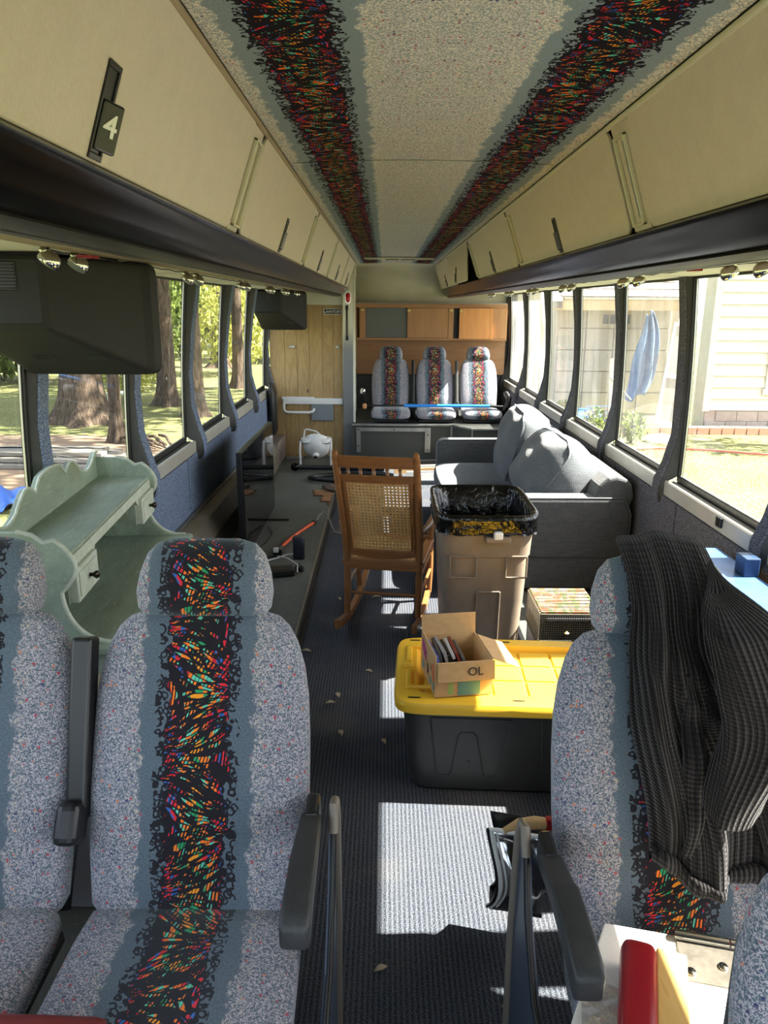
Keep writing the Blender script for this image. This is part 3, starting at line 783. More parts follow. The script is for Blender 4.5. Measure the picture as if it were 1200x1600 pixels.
for (a, c, nn), l in zip(LL, lab): overhead(-1, a, c, l, True, nn)
overhead(-1, -1.45, 0.17, 'beige overhead bin on the left above the camera', True, None)
LR = [(0.25, 2.0, 0), (2.01, 3.66, 0), (3.67, 5.28, 0), (5.29, 6.95, -0.30), (6.96, 8.6, 0)]
lab = ['large beige overhead bin on the right nearest the camera', 'second beige overhead bin from the camera on the right side, with black latch', 'third beige overhead bin on the right, just before the one hanging open',
       'beige overhead bin on the right with its door hanging ajar, dark inside', 'last beige overhead bin on the right, in the rear corner']
for (a, c, op), l in zip(LR, lab): overhead(1, a, c, l, True if a > 1 else False, None, open_=op)

# rails under the bins
for sg, ye in ((-1, 8.06), (1, 8.75)):
    nm = 'left' if sg < 0 else 'right'
    pr = [(.500, 1.797), (.492, 1.790), (.497, 1.780), (.520, 1.770), (.535, 1.750), (.560, 1.733), (.60, 1.716), (.62, 1.716), (.64, 1.75), (.64, 1.788), (.515, 1.788)]
    t = thing('overhead_rail', 'gloss black rail running under the %s row of overhead bins' % nm, 'rail', (rp(sg, .56), 3.3, 1.75))
    MB().prism([(rp(sg, r), z) for r, z in pr], -1.45, ye, 'y').build('rail_body', M_BLK, t, smooth=50)
    MB().prism([(rp(sg, r), z) for r, z in ((.575, 1.7265), (.571, 1.722), (.60, 1.708), (.63, 1.710), (.63, 1.72), (.60, 1.716))], -1.45, ye, 'y').build('lower_lip', M_RAIL, t, smooth=50)
    MB().tube([(rp(sg, .508), -1.45, 1.779), (rp(sg, .508), ye, 1.779)], 0.0035, 6).build('bright_bead', M_RAIL, t, smooth=60)
    MB().tube([(rp(sg, .60), -1.45, 1.712), (rp(sg, .60), ye, 1.712)], 0.004, 6).build('lip_bead', M_RAIL, t, smooth=60)

# chrome reading spots in pairs
def spot(x, y, z, sg, tilt, first=[None]):
    t = thing('reading_lamp', 'x', 'reading light', (x, y, z), tilt)
    b = MB(); b.lathe([(0.008, 0), (0.012, -0.006), (0.008, -0.014), (0.004, -0.016)], 12); b.build('swivel_base', M_CHROME, t, smooth=50, local=True)
    A = Matrix.Translation((0.010, 0, -0.020)) @ Matrix.Rotation(rad(35), 4, 'Y')
    h = MB(); h.lathe([(0.006, 0.012), (0.016, 0.008), (0.022, -0.002), (0.023, -0.012), (0.021, -0.016)], 18, A); h.build('lamp_head', M_CHROME, t, smooth=50, local=True)
    l = MB(); l.lathe([(0.0205, -0.0165), (0.012, -0.019), (0.001, -0.020)], 18, A); l.build('lens', M_GREYP, t, smooth=60, local=True)
    return t
s0 = None
names = {-1: ['first', 'second', 'third', 'fourth', 'fifth', 'sixth', 'seventh'], 1: ['first', 'second', 'third', 'fourth', 'fifth', 'sixth', 'seventh']}
for sg in (-1, 1):
    k = 0
    for j, y in enumerate([2.01, 3.40, 4.65, 5.72, 6.6, 7.45] if sg < 0 else [2.23, 3.31, 4.50, 5.58, 6.65, 7.75]):
        for d in (0, 1):
            yy = y + d*(0.19 if sg < 0 else 0.22)
            x = CX + sg*(0.975 if sg < 0 else 0.955)
            if s0 is None: s0 = spot(x, yy, 1.755, sg, 0.3); o = s0
            else: o = copy_tree(s0)
            o.location = (x, yy, 1.758); o.scale = (1.25, 1.25, 1.25); o.rotation_euler = (0, 0, (0.3 if sg < 0 else pi-0.3) + 0.5*d)
            pl = '%s pair from the camera on the %s' % (names[sg][j], 'left' if sg < 0 else 'right')
            o['label'] = 'chrome reading light, %s of the %s' % ('nearer' if d == 0 else 'farther', pl)
            o['group'] = 'chrome reading lights under the %s rack' % ('left' if sg < 0 else 'right')
# red tab between the first lamps on each side
tag(MB().prism([(-0.80, 2.055), (-0.79, 2.10), (-0.76, 2.11), (-0.76, 2.06)], 1.735, 1.742, 'z').build('warning_tag', M_RED), 'small red tag between the two nearest reading lights on the left', 'tag')
tag(MB().prism([(1.04, 2.60), (1.05, 2.65), (1.01, 2.66), (1.01, 2.61)], 1.738, 1.745, 'z').build('warning_tag', M_RED), 'small red tag beside the nearest reading light on the right', 'tag')
# thin cable strung between the lamps
for sg in (-1, 1):
    pts = []
    for i in range(60):
        y = 2.0+i*0.1; pts.append((CX+sg*0.965, y, 1.752 - 0.004*math.sin(i*1.7)**2))
    tag(MB().tube(pts, 0.0025, 5).build('lamp_cable', M_PLG, None, smooth=60), 'thin black cable strung along the %s reading lights' % ('left' if sg < 0 else 'right'), 'cable')
# ================================================================ BUS SEATS
LEAN = 0.34
def seat_parts(t, pedestal=True):
    e = Vector((0, math.sin(LEAN), math.cos(LEAN))); nrm = Vector((0, math.cos(LEAN), -math.sin(LEAN))); X = Vector((1, 0, 0))
    base = Vector((0, 0, 0.45))
    def rings(tab):
        out = []
        for h, a, bb, off, ex in tab:
            out.append((base + e*h + nrm*(0.060+off), X, nrm, a, bb, ex, h))
        return out
    bk = [(-0.03, .170, .020, 0.0, 3), (-0.022, .205, .045, 0, 3.2), (0.0, .216, .056, -.002, 3.5), (0.10, .222, .060, -.006, 3.5), (0.22, .227, .060, -.004, 3.4), (0.34, .226, .058, 0, 3.2),
          (0.42, .222, .056, 0, 3.0), (0.48, .213, .054, 0, 2.8), (0.53, .198, .050, 0, 2.7), (0.563, .180, .045, 0, 2.6), (0.584, .158, .036, 0, 2.5), (0.596, .120, .018, 0, 2.2)]
    hd = [(0.582, .100, .022, -.002, 2.5), (0.588, .128, .044, -.004, 2.8), (0.602, .139, .056, -.006, 3.2), (0.635, .143, .062, -.006, 3.2), (0.675, .138, .061, -.004, 3.0),
          (0.715, .125, .054, -.002, 2.7), (0.738, .105, .040, 0, 2.5), (0.748, .070, .018, 0, 2.3)]
    uvb = lambda x, y, tv, u: (u, -tv)
    MB().loft(rings(bk), 36, uvf=uvb).build('backrest', M_FAB, t, smooth=180, local=True)
    MB().loft(rings(hd), 32, uvf=lambda x, y, tv, u: (u, 0.47-tv)).build('headrest', M_FAB, t, smooth=180, local=True)
    # seat cushion lofted from back to front
    Z = Vector((0, 0, 1)); rg = []
    for y, a, bb, z in ((0.035, .190, .035, .40), (0.02, .215, .052, .40), (-0.05, .222, .058, .398), (-0.2, .225, .060, .398), (-0.36, .226, .060, .402), (-0.42, .222, .056, .402), (-0.455, .210, .044, .396), (-0.470, .185, .022, .390)):
        rg.append(((0, y, z), X, Z, a, bb, 3.6, -y))
    MB().loft(rg, 36, uvf=lambda x, y, tv, u: (x if y > 0.02 else x*1.25, tv+0.03+(0.06-y))).build('seat_cushion', M_FAB, t, smooth=180, local=True)
    # hard shell behind and pan beneath
    sh = MB(); 
    sh.loft([(base + e*h + nrm*0.120, X, nrm, a, 0.012, 3, h) for h, a in ((-0.05, .20), (0.1, .212), (0.35, .212), (0.47, .19), (0.53, .15))], 20)
    sh.build('back_shell', M_PLG, t, smooth=60, local=True)
    MB().box((-0.20, -0.43, 0.315), (0.20, 0.06, 0.345)).build('seat_pan', M_PLG, t, bevel=0.006, local=True)
    if pedestal:
        b = MB(); b.box((-0.13, -0.25, 0.06), (-0.07, -0.02, 0.315)); b.box((0.07, -0.25, 0.06), (0.13, -0.02, 0.315)); b.box((-0.17, -0.34, 0.032), (0.17, 0.03, 0.062))
        b.build('pedestal', M_GASK, t, bevel=0.004, local=True)
    else:
        MB().box((-0.16, -0.36, 0.293), (0.16, 0.03, 0.316)).build('pedestal', M_GASK, t, bevel=0.004, local=True)
    return t
def armrest(t, x, up=False, y0=-0.29, y1=0.035):
    if up:
        e = Vector((0, math.sin(LEAN), math.cos(LEAN))); n = Vector((0, math.cos(LEAN), -math.sin(LEAN)))
        B = Vector((x, 0.03, 0.45))
        b = MB(); b.bar(B+e*0.16, B+e*0.53, 0.044, 0.05); b.build('armrest', M_PLG, t, bevel=0.008, seg=3, local=True)
        h = MB(); h.bar(B+Vector((-0.004,0,0))+e*0.12-n*0.04, B+Vector((-0.004,0,0))+e*0.20-n*0.02, 0.05, 0.07); h.build('armrest_hinge', M_PLG, t, bevel=0.016, seg=3, local=True)
    else:
        # padded top, gently arched, drooping front
        rg = []
        for y, z, hh, w in ((y1, .640, .012, .018), (y1-.012, .645, .017, .021), (y1-.10, .660, .018, .023), (-.13, .668, .019, .0245), (y0+.05, .664, .021, .025), (y0+.015, .656, .026, .0255), (y0, .650, .024, .024), (y0-.006, .648, .016, .019)):
            rg.append(((x, y, z), Vector((1, 0, 0)), Vector((0, 0, 1)), w, hh, 6, y))
        MB().loft(rg, 28).build('armrest', M_PL2, t, smooth=35, local=True)
        b = MB(); b.box((x-0.014, y1-0.02, 0.60), (x+0.014, y1+0.05, 0.668)); b.build('armrest_hinge', M_PLG, t, bevel=0.008, local=True)
M_PL2 = grainy('armrest_plastic', rgb(44, 46, 48), rgb(56, 57, 58), 300, 0.5, 0, 0.0005)
M_RIM = mat('taupe_rim', rgb(120, 112, 102), 0.5)
M_PANELB = mat('side_panel_slate', rgb(58, 68, 84), 0.45)
def side_panel(t, x, sg):
    pr = [(0.10, 0.04), (0.115, 0.35), (0.10, 0.60), (0.075, 0.655), (0.045, 0.665), (0.02, 0.62), (-0.02, 0.52), (-0.12, 0.42), (-0.40, 0.40), (-0.43, 0.34), (-0.41, 0.04)]
    MB().prism(pr, x-0.004, x+0.004, 'x').build('side_panel', M_PANELB, t, bevel=0.002, local=True)
    rim = MB(); rim.tube([(x+0.006*sg, y, z) for y, z in pr[:6]], 0.010, 8); rim.build('panel_rim', M_RIM, t, smooth=60, local=True)
    MB().tube([(x+0.006*sg, y, z) for y, z in [(0.02, 0.62), (-0.02, 0.52), (-0.12, 0.42), (-0.40, 0.40), (-0.43, 0.34), (-0.41, 0.04)]], 0.006, 8).build('panel_rim', M_GASK, t, smooth=60, local=True)

sA = thing('bus_seat', 'left aisle bus seat in front, speckled grey with a bright multicoloured stripe, armrest down', 'seat', (-0.378, 1.245, 0), 0, 'front bus seats')
seat_parts(sA); armrest(sA, 0.240, y0=-0.265); side_panel(sA, 0.277, 1); armrest(sA, -0.243, up=True)
sB = thing('bus_seat', 'left bus seat by the window, cut off by the left edge, speckled grey', 'seat', (-0.868, 1.245, 0), 0, 'front bus seats')
seat_parts(sB)
sC = thing('bus_seat', 'right aisle bus seat with a black knitted garment over its headrest', 'seat', (0.575, 1.20, -0.015), 0, 'front bus seats')
seat_parts(sC); armrest(sC, -0.262, y0=-0.295, y1=-0.01); side_panel(sC, -0.292, -1)
sD = thing('bus_seat', 'bus seat by the right window, mostly hidden under the black knitted garment', 'seat', (1.06, 1.20, -0.015), 0, 'front bus seats')
seat_parts(sD)
# nearest seat, only its shoulder enters the frame bottom right
sE = thing('bus_seat', 'edge of the nearest seat headrest entering the bottom right corner', 'seat', (0.650, 0.53, -0.02), 0, 'front bus seats')
seat_parts(sE)
# rear row
rear = thing('bus_seat', 'left one of the three rear bus seats against the wood panel', 'seat', (0.065, 8.42, 0.135), 0, 'rear bus seats')
seat_parts(rear, pedestal=False); rear.scale = (0.93, 0.93, 0.92)
for x, l in ((0.555, 'middle one of the three rear bus seats against the wood panel'), (1.045, 'right one of the three rear bus seats against the wood panel')):
    c = copy_tree(rear); c.location.x = x; c['label'] = l
rear_seats = [rear] + [o for o in bpy.data.objects if o.name.startswith('bus_seat') and o.get('group') == 'rear bus seats' and o is not rear]
for x, m, k, w in ((0.312, M_PLG, 0, 0.035), (0.80, M_TRIM, 1, 0.035)):
    b = MB(); b.bar((x, 8.43, 0.58), (x, 8.60, 1.03), w, 0.06); b.build('armrest', m, rear_seats[k], bevel=0.012, seg=3)
    MB().cbox((x, 8.44, 0.51), (0.05, 0.07, 0.17)).build('armrest_hinge', m, rear_seats[k], bevel=0.01)
MBb = MB(); MBb.tube([(-0.20, 8.44, 0.60), (-0.235, 8.38, 0.66), (-0.24, 8.34, 0.70)], 0.012, 8); MBb.build('belt_strap', M_RUB, rear_seats[0], smooth=50)
MBb = MB(); MBb.lathe([(0.02, 0), (0.03, 0.01), (0.03, 0.04), (0.015, 0.06)], 14, Matrix.Translation((-0.24, 8.33, 0.69))); MBb.build('belt_buckle', M_CHROME, rear_seats[0], smooth=50)
MBb = MB(); MBb.tube([(1.33, 8.35, 0.70), (1.35, 8.25, 0.66), (1.33, 8.2, 0.58), (1.30, 8.3, 0.47)], 0.03, 10); MBb.build('seat_belt', M_RUB, rear_seats[2], smooth=60)
# blue rod lying over the rear seats
t = thing('blue_rod', 'bright blue rod with black ends lying across the rear seat cushions', 'rod', (0.3, 7.95, 0.62))
MB().tube([(0.20, 7.93, 0.613), (1.10, 7.93, 0.613)], 0.017, 10).build('rod_body', M_BLUEROD, t, smooth=60)
MB().tube([(1.10, 7.93, 0.613), (1.24, 7.93, 0.608)], 0.014, 10).build('rod_tip', M_RUB, t, smooth=60)
MB().tube([(-0.20, 7.93, 0.61), (0.20, 7.93, 0.613)], 0.010, 8).build('rod_tip', M_RUB, t, smooth=60)
MB().lathe([(0.004, -0.03), (0.022, -0.02), (0.022, 0.02), (0.004, 0.03)], 10, Matrix.Translation((-0.21, 7.93, 0.605))).build('end_knob', mat('amber', rgb(190, 130, 80), 0.4), t, smooth=60)
tag(MB().tube([(0.02, 7.98, 0.61), (0.05, 7.94, 0.65), (0.10, 7.96, 0.70), (0.13, 7.97, 0.66), (0.11, 7.95, 0.615)], 0.005, 6).build('bungee', M_RUB, None, smooth=60), 'thin black bungee looped over the rod on the left rear seat', 'bungee')

# ---------------------------------------------------------------- rear cabinet
t = thing('wall_cabinet', 'wooden wall cabinet with sliding doors above the rear seats', 'cabinet', (0.52, 9.2, 1.24))
Yc = 9.02
fr = MB()
fr.box((-0.345, Yc, 1.600), (1.41, Yc+0.02, 1.645)); 
MB().box((-0.345, Yc, 1.236), (1.41, Yc+0.02, 1.262)).build('bottom_rail', M_CAB, t, bevel=0.002)
fr.build('top_rail', M_CAB, t, bevel=0.002)
for a, c in ((-0.30, -0.23), (0.73, 0.79), (1.25, 1.41)):
    MB().box((a, Yc, 1.262), (c, Yc+0.02, 1.600)).build('stile', M_CABV, t, bevel=0.002)
b = MB(); b.box((-0.345, Yc+0.18, 1.236), (1.41, Yc+0.2, 1.645)); b.box((-0.345, Yc+0.02, 1.236), (1.41, Yc+0.18, 1.25)); b.box((-0.345, Yc+0.02, 1.63), (1.41, Yc+0.18, 1.645)); b.box((1.395, Yc+0.02, 1.25), (1.41, Yc+0.18, 1.63)); b.box((-0.345, Yc+0.02, 1.25), (-0.33, Yc+0.18, 1.63))
b.build('cabinet_box', M_CAB, t)
MB().box((-0.228, Yc+0.030, 1.264), (0.25, Yc+0.036, 1.598)).build('grey_back_panel', M_DKG2 if False else mat('grey_green_back', rgb(86, 90, 84), 0.35), t)
MB().box((0.255, Yc+0.004, 1.264), (0.728, Yc+0.018, 1.598)).build('cabinet_door', M_CABV, t, bevel=0.002)
MB().box((0.855, Yc-0.028, 1.255), (1.245, Yc-0.010, 1.600)).build('cabinet_door', mat('cabinet_door_warm', None, 0.38, 0, wood(rgb(206, 146, 82), rgb(192, 130, 70), rgb(168, 108, 56), 2.4, 'z')), t, bevel=0.002)
MB().box((0.792, Yc+0.05, 1.262), (1.25, Yc+0.06, 1.600)).build('gap_shade', M_GASK, t)  # black sheet stands in for the shade inside the door gap
for x, z in ((-0.265, 1.575), (0.76, 1.575), (0.27, 1.57), (0.87, 1.57)):
    MB().cbox((x, Yc-0.004 if x != 0.87 else Yc-0.03, z), (0.035, 0.01, 0.025)).build('catch', mat('brass', rgb(190, 170, 110), 0.3, 0.8) if 'brass' not in bpy.data.materials else bpy.data.materials['brass'], t, bevel=0.003)

# ---------------------------------------------------------------- lavatory wall fittings
t = thing('lavatory_sign', 'black sign with white capital letters high on the oak plank wall', 'sign', (-0.547, 8.118, 1.56))
MB().box((-0.640, 8.116, 1.533), (-0.455, 8.124, 1.585)).build('sign_plate', M_BLK, t, bevel=0.002)
b = MB()
for lo, hi in (((-0.640, 8.1145, 1.531), (-0.455, 8.117, 1.536)), ((-0.640, 8.1145, 1.582), (-0.455, 8.117, 1.587)), ((-0.642, 8.1145, 1.531), (-0.637, 8.117, 1.587)), ((-0.458, 8.1145, 1.531), (-0.453, 8.117, 1.587))): b.box(lo, hi)
b.build('sign_border', M_WHITE, t)
text_obj('lettering', 'LAVATORY', 0.036, Matrix.Translation((-0.5475, 8.1150, 1.557)) @ Matrix.Rotation(pi/2, 4, 'X'), M_WHITE, t)
t = thing('wall_rail', 'wide white rail across the oak plank wall above the towel bar', 'rail', (-0.76, 8.1, 0.65))
MB().box((-1.09, 8.085, 0.60), (-0.446, 8.124, 0.665)).build('rail_body', M_WHITE, t, bevel=0.008)
MB().box((-1.09, 8.082, 0.628), (-0.446, 8.086, 0.634)).build('rail_groove', M_CREAM, t)
MB().box((-1.10, 8.088, 0.648), (-0.75, 8.124, 0.678)).build('rail_cap', M_WHITE, t, bevel=0.006)
t = thing('towel_bar', 'bent white tube towel bar under the white rail', 'towel bar', (-0.9, 8.08, 0.56))
MB().tube([(-1.07, 8.10, 0.61), (-1.075, 8.06, 0.60), (-1.075, 8.05, 0.55), (-1.06, 8.05, 0.525), (-1.03, 8.05, 0.518), (-0.80, 8.05, 0.518), (-0.765, 8.055, 0.53), (-0.755, 8.10, 0.55)], 0.014, 10).build('bar', M_WHITE, t, smooth=60)
MB().lathe([(0.026, 0), (0.024, 0.012), (0.0, 0.014)], 14, Matrix.Translation((-0.757, 8.118, 0.555)) @ Matrix.Rotation(pi/2, 4, 'X')).build('wall_mount', M_WHITE, t, smooth=50)
t = thing('grey_box', 'flat grey metal box fixed below the white rail on the plank wall', 'box', (-0.66, 8.1, 0.52))
MB().box((-0.785, 8.09, 0.425), (-0.548, 8.124, 0.602)).build('box_lid', M_GREYP, t, bevel=0.004)
MB().box((-0.775, 8.086, 0.590), (-0.556, 8.092, 0.600)).build('hinge', M_ALU, t, bevel=0.002)
for x, z, w, l in ((-1.10, 1.385, 0.07, 'small metal latch plate highest on the left of the plank wall'), (-0.98, 1.20, 0.06, 'small metal catch left of centre on the plank wall'), (-0.50, 1.20, 0.035, 'small metal catch on the right of the plank wall')):
    t = thing('latch_plate', l, 'latch', (x, 8.12, z)); MB().cbox((x, 8.119, z), (w, 0.012, 0.03)).build('plate', M_ALU, t, bevel=0.003); MB().cbox((x+w*0.3, 8.11, z), (0.016, 0.016, 0.018)).build('knob', M_CHROME, t, bevel=0.003)
t = thing('red_lamp', 'red oval marker lamp on the cream post beside the lavatory wall', 'lamp', (-0.385, 8.05, 1.70))
rg = [((-0.385, 8.062, 1.70), Vector((1, 0, 0)), Vector((0, 0, 1)), 0.030, 0.056, 2.6, 0), ((-0.385, 8.050, 1.70), Vector((1, 0, 0)), Vector((0, 0, 1)), 0.030, 0.056, 2.6, 0)]
MB().loft(rg, 20).build('lamp_base', M_CHROME, t, smooth=50)
MB().loft([((-0.385, 8.05, 1.70), Vector((1, 0, 0)), Vector((0, 0, 1)), 0.025, 0.050, 2.6, 0), ((-0.385, 8.035, 1.70), Vector((1, 0, 0)), Vector((0, 0, 1)), 0.023, 0.046, 2.4, 0), ((-0.385, 8.028, 1.70), Vector((1, 0, 0)), Vector((0, 0, 1)), 0.012, 0.03, 2.2, 0)], 20).build('red_lens', M_REDL, t, smooth=60)
t = thing('grab_handle', 'black vertical grab handle on the cream post', 'handle', (-0.397, 8.03, 1.45))
MB().tube([(-0.397, 8.06, 1.60), (-0.397, 8.03, 1.60), (-0.397, 8.025, 1.585), (-0.397, 8.025, 1.31), (-0.397, 8.03, 1.295), (-0.397, 8.06, 1.295)], 0.011, 8).build('grip', M_RUB, t, smooth=60)
for z in (1.60, 1.295): MB().cbox((-0.397, 8.055, z), (0.03, 0.012, 0.05)).build('mount', M_RUB, t, bevel=0.004)

# taupe box and black thing beside the left wall, near the lavatory
tag(MB().prism([(7.55, 0.031), (7.55, 0.22), (7.62, 0.27), (8.10, 0.27), (8.10, 0.031)], -1.205, -1.07, 'x').build('wheel_box', M_WHEEL, None, bevel=0.015, seg=3), 'low taupe vinyl box against the wall beside the lavatory planks', 'box')
tag(MB().loft([((-1.165, 7.85, 0.32), Vector((1, 0, 0)), Vector((0, 1, 0)), 0.03, 0.10, 3, 0), ((-1.160, 7.85, 0.36), Vector((1, 0, 0)), Vector((0, 1, 0)), 0.040, 0.12, 3, 0), ((-1.160, 7.85, 0.74), Vector((1, 0, 0)), Vector((0, 1, 0)), 0.038, 0.12, 3, 0), ((-1.175, 7.86, 0.84), Vector((1, 0, 0)), Vector((0, 1, 0)), 0.02, 0.10, 3, 0)], 20).build('black_pad', M_RUB, None, smooth=50), 'upright black padded panel hanging on the left wall near the lavatory', 'pad')

# ================================================================ TV MONITOR HOUSINGS
def monitor(y, label):
    t = thing('monitor_housing', label, 'monitor', (-1.0, y, 1.6), 0, 'dark monitor housings under the left rack')
    X = Vector((1, 0, 0)); Z = Vector((0, 0, 1))
    rg = []
    # back (towards the camera), then flaring to the screen rim
    def rr(yy, x0, x1, z0, z1, ex=18): rg.append((((x0+x1)/2, y+yy, (z0+z1)/2), X, Z, (x1-x0)/2, (z1-z0)/2, ex, 0))
    rr(-0.385, -1.255+.03, -0.985, 1.565, 1.74); rr(-0.37, -1.262+.02, -0.968, 1.545, 1.752); rr(0.0, -1.262+.02, -0.812, 1.40, 1.755); rr(0.02, -1.25, -0.79, 1.385, 1.757, 12); rr(0.085, -1.25, -0.785, 1.38, 1.757, 12); rr(0.10, -1.24, -0.795, 1.39, 1.75, 12)
    MB().loft(rg, 96).build('housing', M_PL, t, smooth=17, bevel=0.0)
    b = MB(); b.box((-1.10, y-0.382, 1.655), (-1.045, y-0.388, 1.735))
    vg = b.build('vent_grille', M_PLG, t, bevel=0.003)
    b = MB()
    for k in range(8): b.box((-1.095, y-0.392, 1.660+k*0.009), (-1.050, y-0.387, 1.664+k*0.009))
    b.build('vent_slat', M_PL, vg)
    for k, xx in enumerate((-1.10, -0.93)):
        f = 0.6; M = Matrix.Translation((xx, y-0.14-0.0, 1.4555)) @ Matrix.Rotation(-math.atan2(0.145, 0.37), 4, 'X')
        b = MB(); b.box((-0.035, -0.02, -0.002), (0.035, 0.02, 0.003), M); b.build('bottom_slot', M_GASK, t)
    MB().box((-1.21, y+0.10, 1.42), (-0.82, y+0.105, 1.73)).build('screen', M_SCREEN, t)
    MB().box((-1.18, y-0.3, 1.757), (-0.9, y+0.05, 1.763)).build('mount_plate', M_PLG, t)
    return t
monitor(2.62, 'large dark monitor housing hanging at the upper left, nearest the camera')
monitor(7.74, 'small-looking dark monitor housing hanging in front of the oak plank wall')

# ================================================================ MINT DESK HUTCH
t = thing('mint_desk', 'mint green painted desk with scalloped hutch and two small drawers by the left windows', 'desk', (-1.02, 2.5, 0.03), rad(4.0))
DM = Matrix.Translation((-1.215, 3.09, 0)) @ Matrix.Rotation(rad(4.7), 4, 'Z')
# local frame: x from the wall into the aisle, y negative towards the camera (0 = far end), z height
def dl(p): return DM @ Vector(p)
LEN = 1.10
b = MB(); b.box((0.0, -LEN-0.03, 0.640), (0.39, 0.012, 0.665), DM); b.build('desk_top', M_MINT, t, bevel=0.006)
MB().box((0.01, -LEN-0.01, 0.575), (0.37, 0.0, 0.640), DM).build('desk_apron', M_MINT, t, bevel=0.003)
for x, y in ((0.03, -0.03), (0.34, -0.03), (0.03, -LEN+0.02), (0.34, -LEN+0.02)):
    MB().lathe([(0.018, 0.031), (0.022, 0.10), (0.020, 0.2), (0.028, 0.45), (0.03, 0.575)], 12, DM @ Matrix.Translation((x, y, 0))).build('leg', M_MINT, t, smooth=50)
MB().box((0.0, -LEN+0.02, 0.905), (0.225, -0.018, 0.925), DM).build('shelf', M_MINT, t, bevel=0.004)
# end panels with scroll front
def endpanel(y0, y1):
    pr = [(0.0, 0.665), (0.36, 0.665)]
    for k in range(13):        # concave sweep up
        a = k/12; pr.append((0.36 - 0.155*math.sin(a*pi/2)**0.8 - 0.0, 0.665 + 0.16*(1-math.cos(a*pi/2))))
    for k in range(1, 12):      # convex belly
        a = k/12; pr.append((0.205 + 0.045*math.sin(a*pi*0.95), 0.825 + 0.145*a))
    pr += [(0.20, 0.978), (0.17, 0.972), (0.14, 0.995), (0.10, 1.005), (0.0, 1.008)]
    MB().prism(pr, y0, y1, 'y', DM).build('end_panel', M_MINT, t, bevel=0.003)
    MB().tube([dl((x+0.001, (y0+y1)/2, z)) for x, z in pr[1:-1]], 0.0085, 6).build('end_panel_edge', M_MINTL, t, smooth=60)
endpanel(-0.018, 0.0); endpanel(-LEN, -LEN+0.018)
# scalloped back board
pr = []
N = 96
for k in range(N+1):
    u = k/N; y = -LEN + u*LEN
    s_ = abs(u-0.5)*2       # 0 centre 1 ends
    h = 0.075
    if s_ < 0.20: h = 0.150 - 0.03*(s_/0.2)**2*0.4
    elif s_ < 0.27: h = 0.105 + 0.03*(1-(s_-0.20)/0.07)
    elif s_ < 0.52: h = 0.100 + 0.028*math.sin((s_-0.27)/0.25*pi)
    elif s_ < 0.58: h = 0.080 + 0.02*(1-(s_-0.52)/0.06)
    elif s_ < 0.86: h = 0.075 - 0.02*math.sin((s_-0.58)/0.28*pi)
    else: h = 0.075 + 0.028*min(1, (s_-0.86)/0.08)
    pr.append((y, 0.925+h))
pr = [(-LEN, 0.665)] + pr + [(0.0, 0.665)]
MB().prism(pr, 0.0, 0.018, 'x', DM).build('scalloped_back', M_MINT, t, bevel=0.003)
MB().tube([dl((0.0185, y, z)) for y, z in pr[1:-1]], 0.005, 5).build('back_edge', M_MINTL, t, smooth=60)
# front apron under the shelf, with bracket cut
ap = [(-LEN+0.018, 0.915)] + [(-0.018, 0.915), (-0.018, 0.87), (-0.22, 0.87), (-0.235, 0.855), (-0.25, 0.862), (-0.27, 0.882), (-LEN+0.28, 0.882), (-LEN+0.26, 0.862), (-LEN+0.245, 0.855), (-LEN+0.22, 0.87), (-LEN+0.018, 0.87)]
MB().prism(ap, 0.215, 0.230, 'x', DM).build('shelf_apron', M_MINTL, t, bevel=0.002)
for yc in (-0.135, -LEN+0.14):
    b = MB(); b.box((0.03, yc-0.108, 0.775), (0.218, yc+0.108, 0.885), DM); b.build('drawer_case', M_MINT, t, bevel=0.002)
    d = MB(); d.box((0.20, yc-0.102, 0.778), (0.245, yc+0.102, 0.880), DM); d = d.build('drawer', M_MINTL, t, bevel=0.004)
    MB().box((0.2455, yc-0.088, 0.792), (0.248, yc+0.088, 0.866), DM).build('drawer_panel', M_MINTL, d, bevel=0.002)
    k = MB(); k.lathe([(0.006, 0), (0.006, 0.012), (0.011, 0.018), (0.013, 0.024), (0.008, 0.030), (0.0, 0.031)], 14, DM @ Matrix.Translation((0.246, yc, 0.830)) @ Matrix.Rotation(pi/2, 4, 'Y')); k.build('knob', mat('knob_bronze', rgb(44, 36, 28), 0.25, 0.7) if 'knob_bronze' not in bpy.data.materials else bpy.data.materials['knob_bronze'], d, smooth=50)

# pale bin between the two left seats
t = thing('grey_bin', 'pale grey open bin glimpsed between the two left front seats', 'bin', (-0.80, 1.95, 0.03))
rg = [((-0.80, 1.80, z), Vector((1, 0, 0)), Vector((0, 1, 0)), a, a*0.8, 6, 0) for z, a in ((0.032, .12), (0.30, .145), (0.50, .165))]
MB().loft(rg, 32).build('bin_body', mat('pale_plastic', rgb(190, 190, 196), 0.5), t, smooth=35)
MB().loft([((-0.80, 1.80, z), Vector((1, 0, 0)), Vector((0, 1, 0)), a, a*0.8, 6, 0) for z, a in ((0.50, .165), (0.50, .175), (0.515, .175), (0.515, .163))], 32, caps=False).build('bin_rim', M_WHITE, t, smooth=35)

# ================================================================ TELEVISION, FLOOR CLUTTER (LEFT)
t = thing('television', 'big black flat television standing on edge on the grey floor deck', 'television', (-0.89, 5.27, 0.03))
b = MB(); b.box((-0.925, 4.62, 0.031), (-0.890, 5.93, 0.735)); b.build('tv_case', M_PLG, t, bevel=0.006)
MB().box((-0.8905, 4.635, 0.045), (-0.884, 5.915, 0.725)).build('tv_screen', M_SCREEN, t, bevel=0.001)
MB().box((-0.955, 4.80, 0.12), (-0.925, 5.75, 0.55)).build('tv_back_housing', M_PLG, t, bevel=0.01)

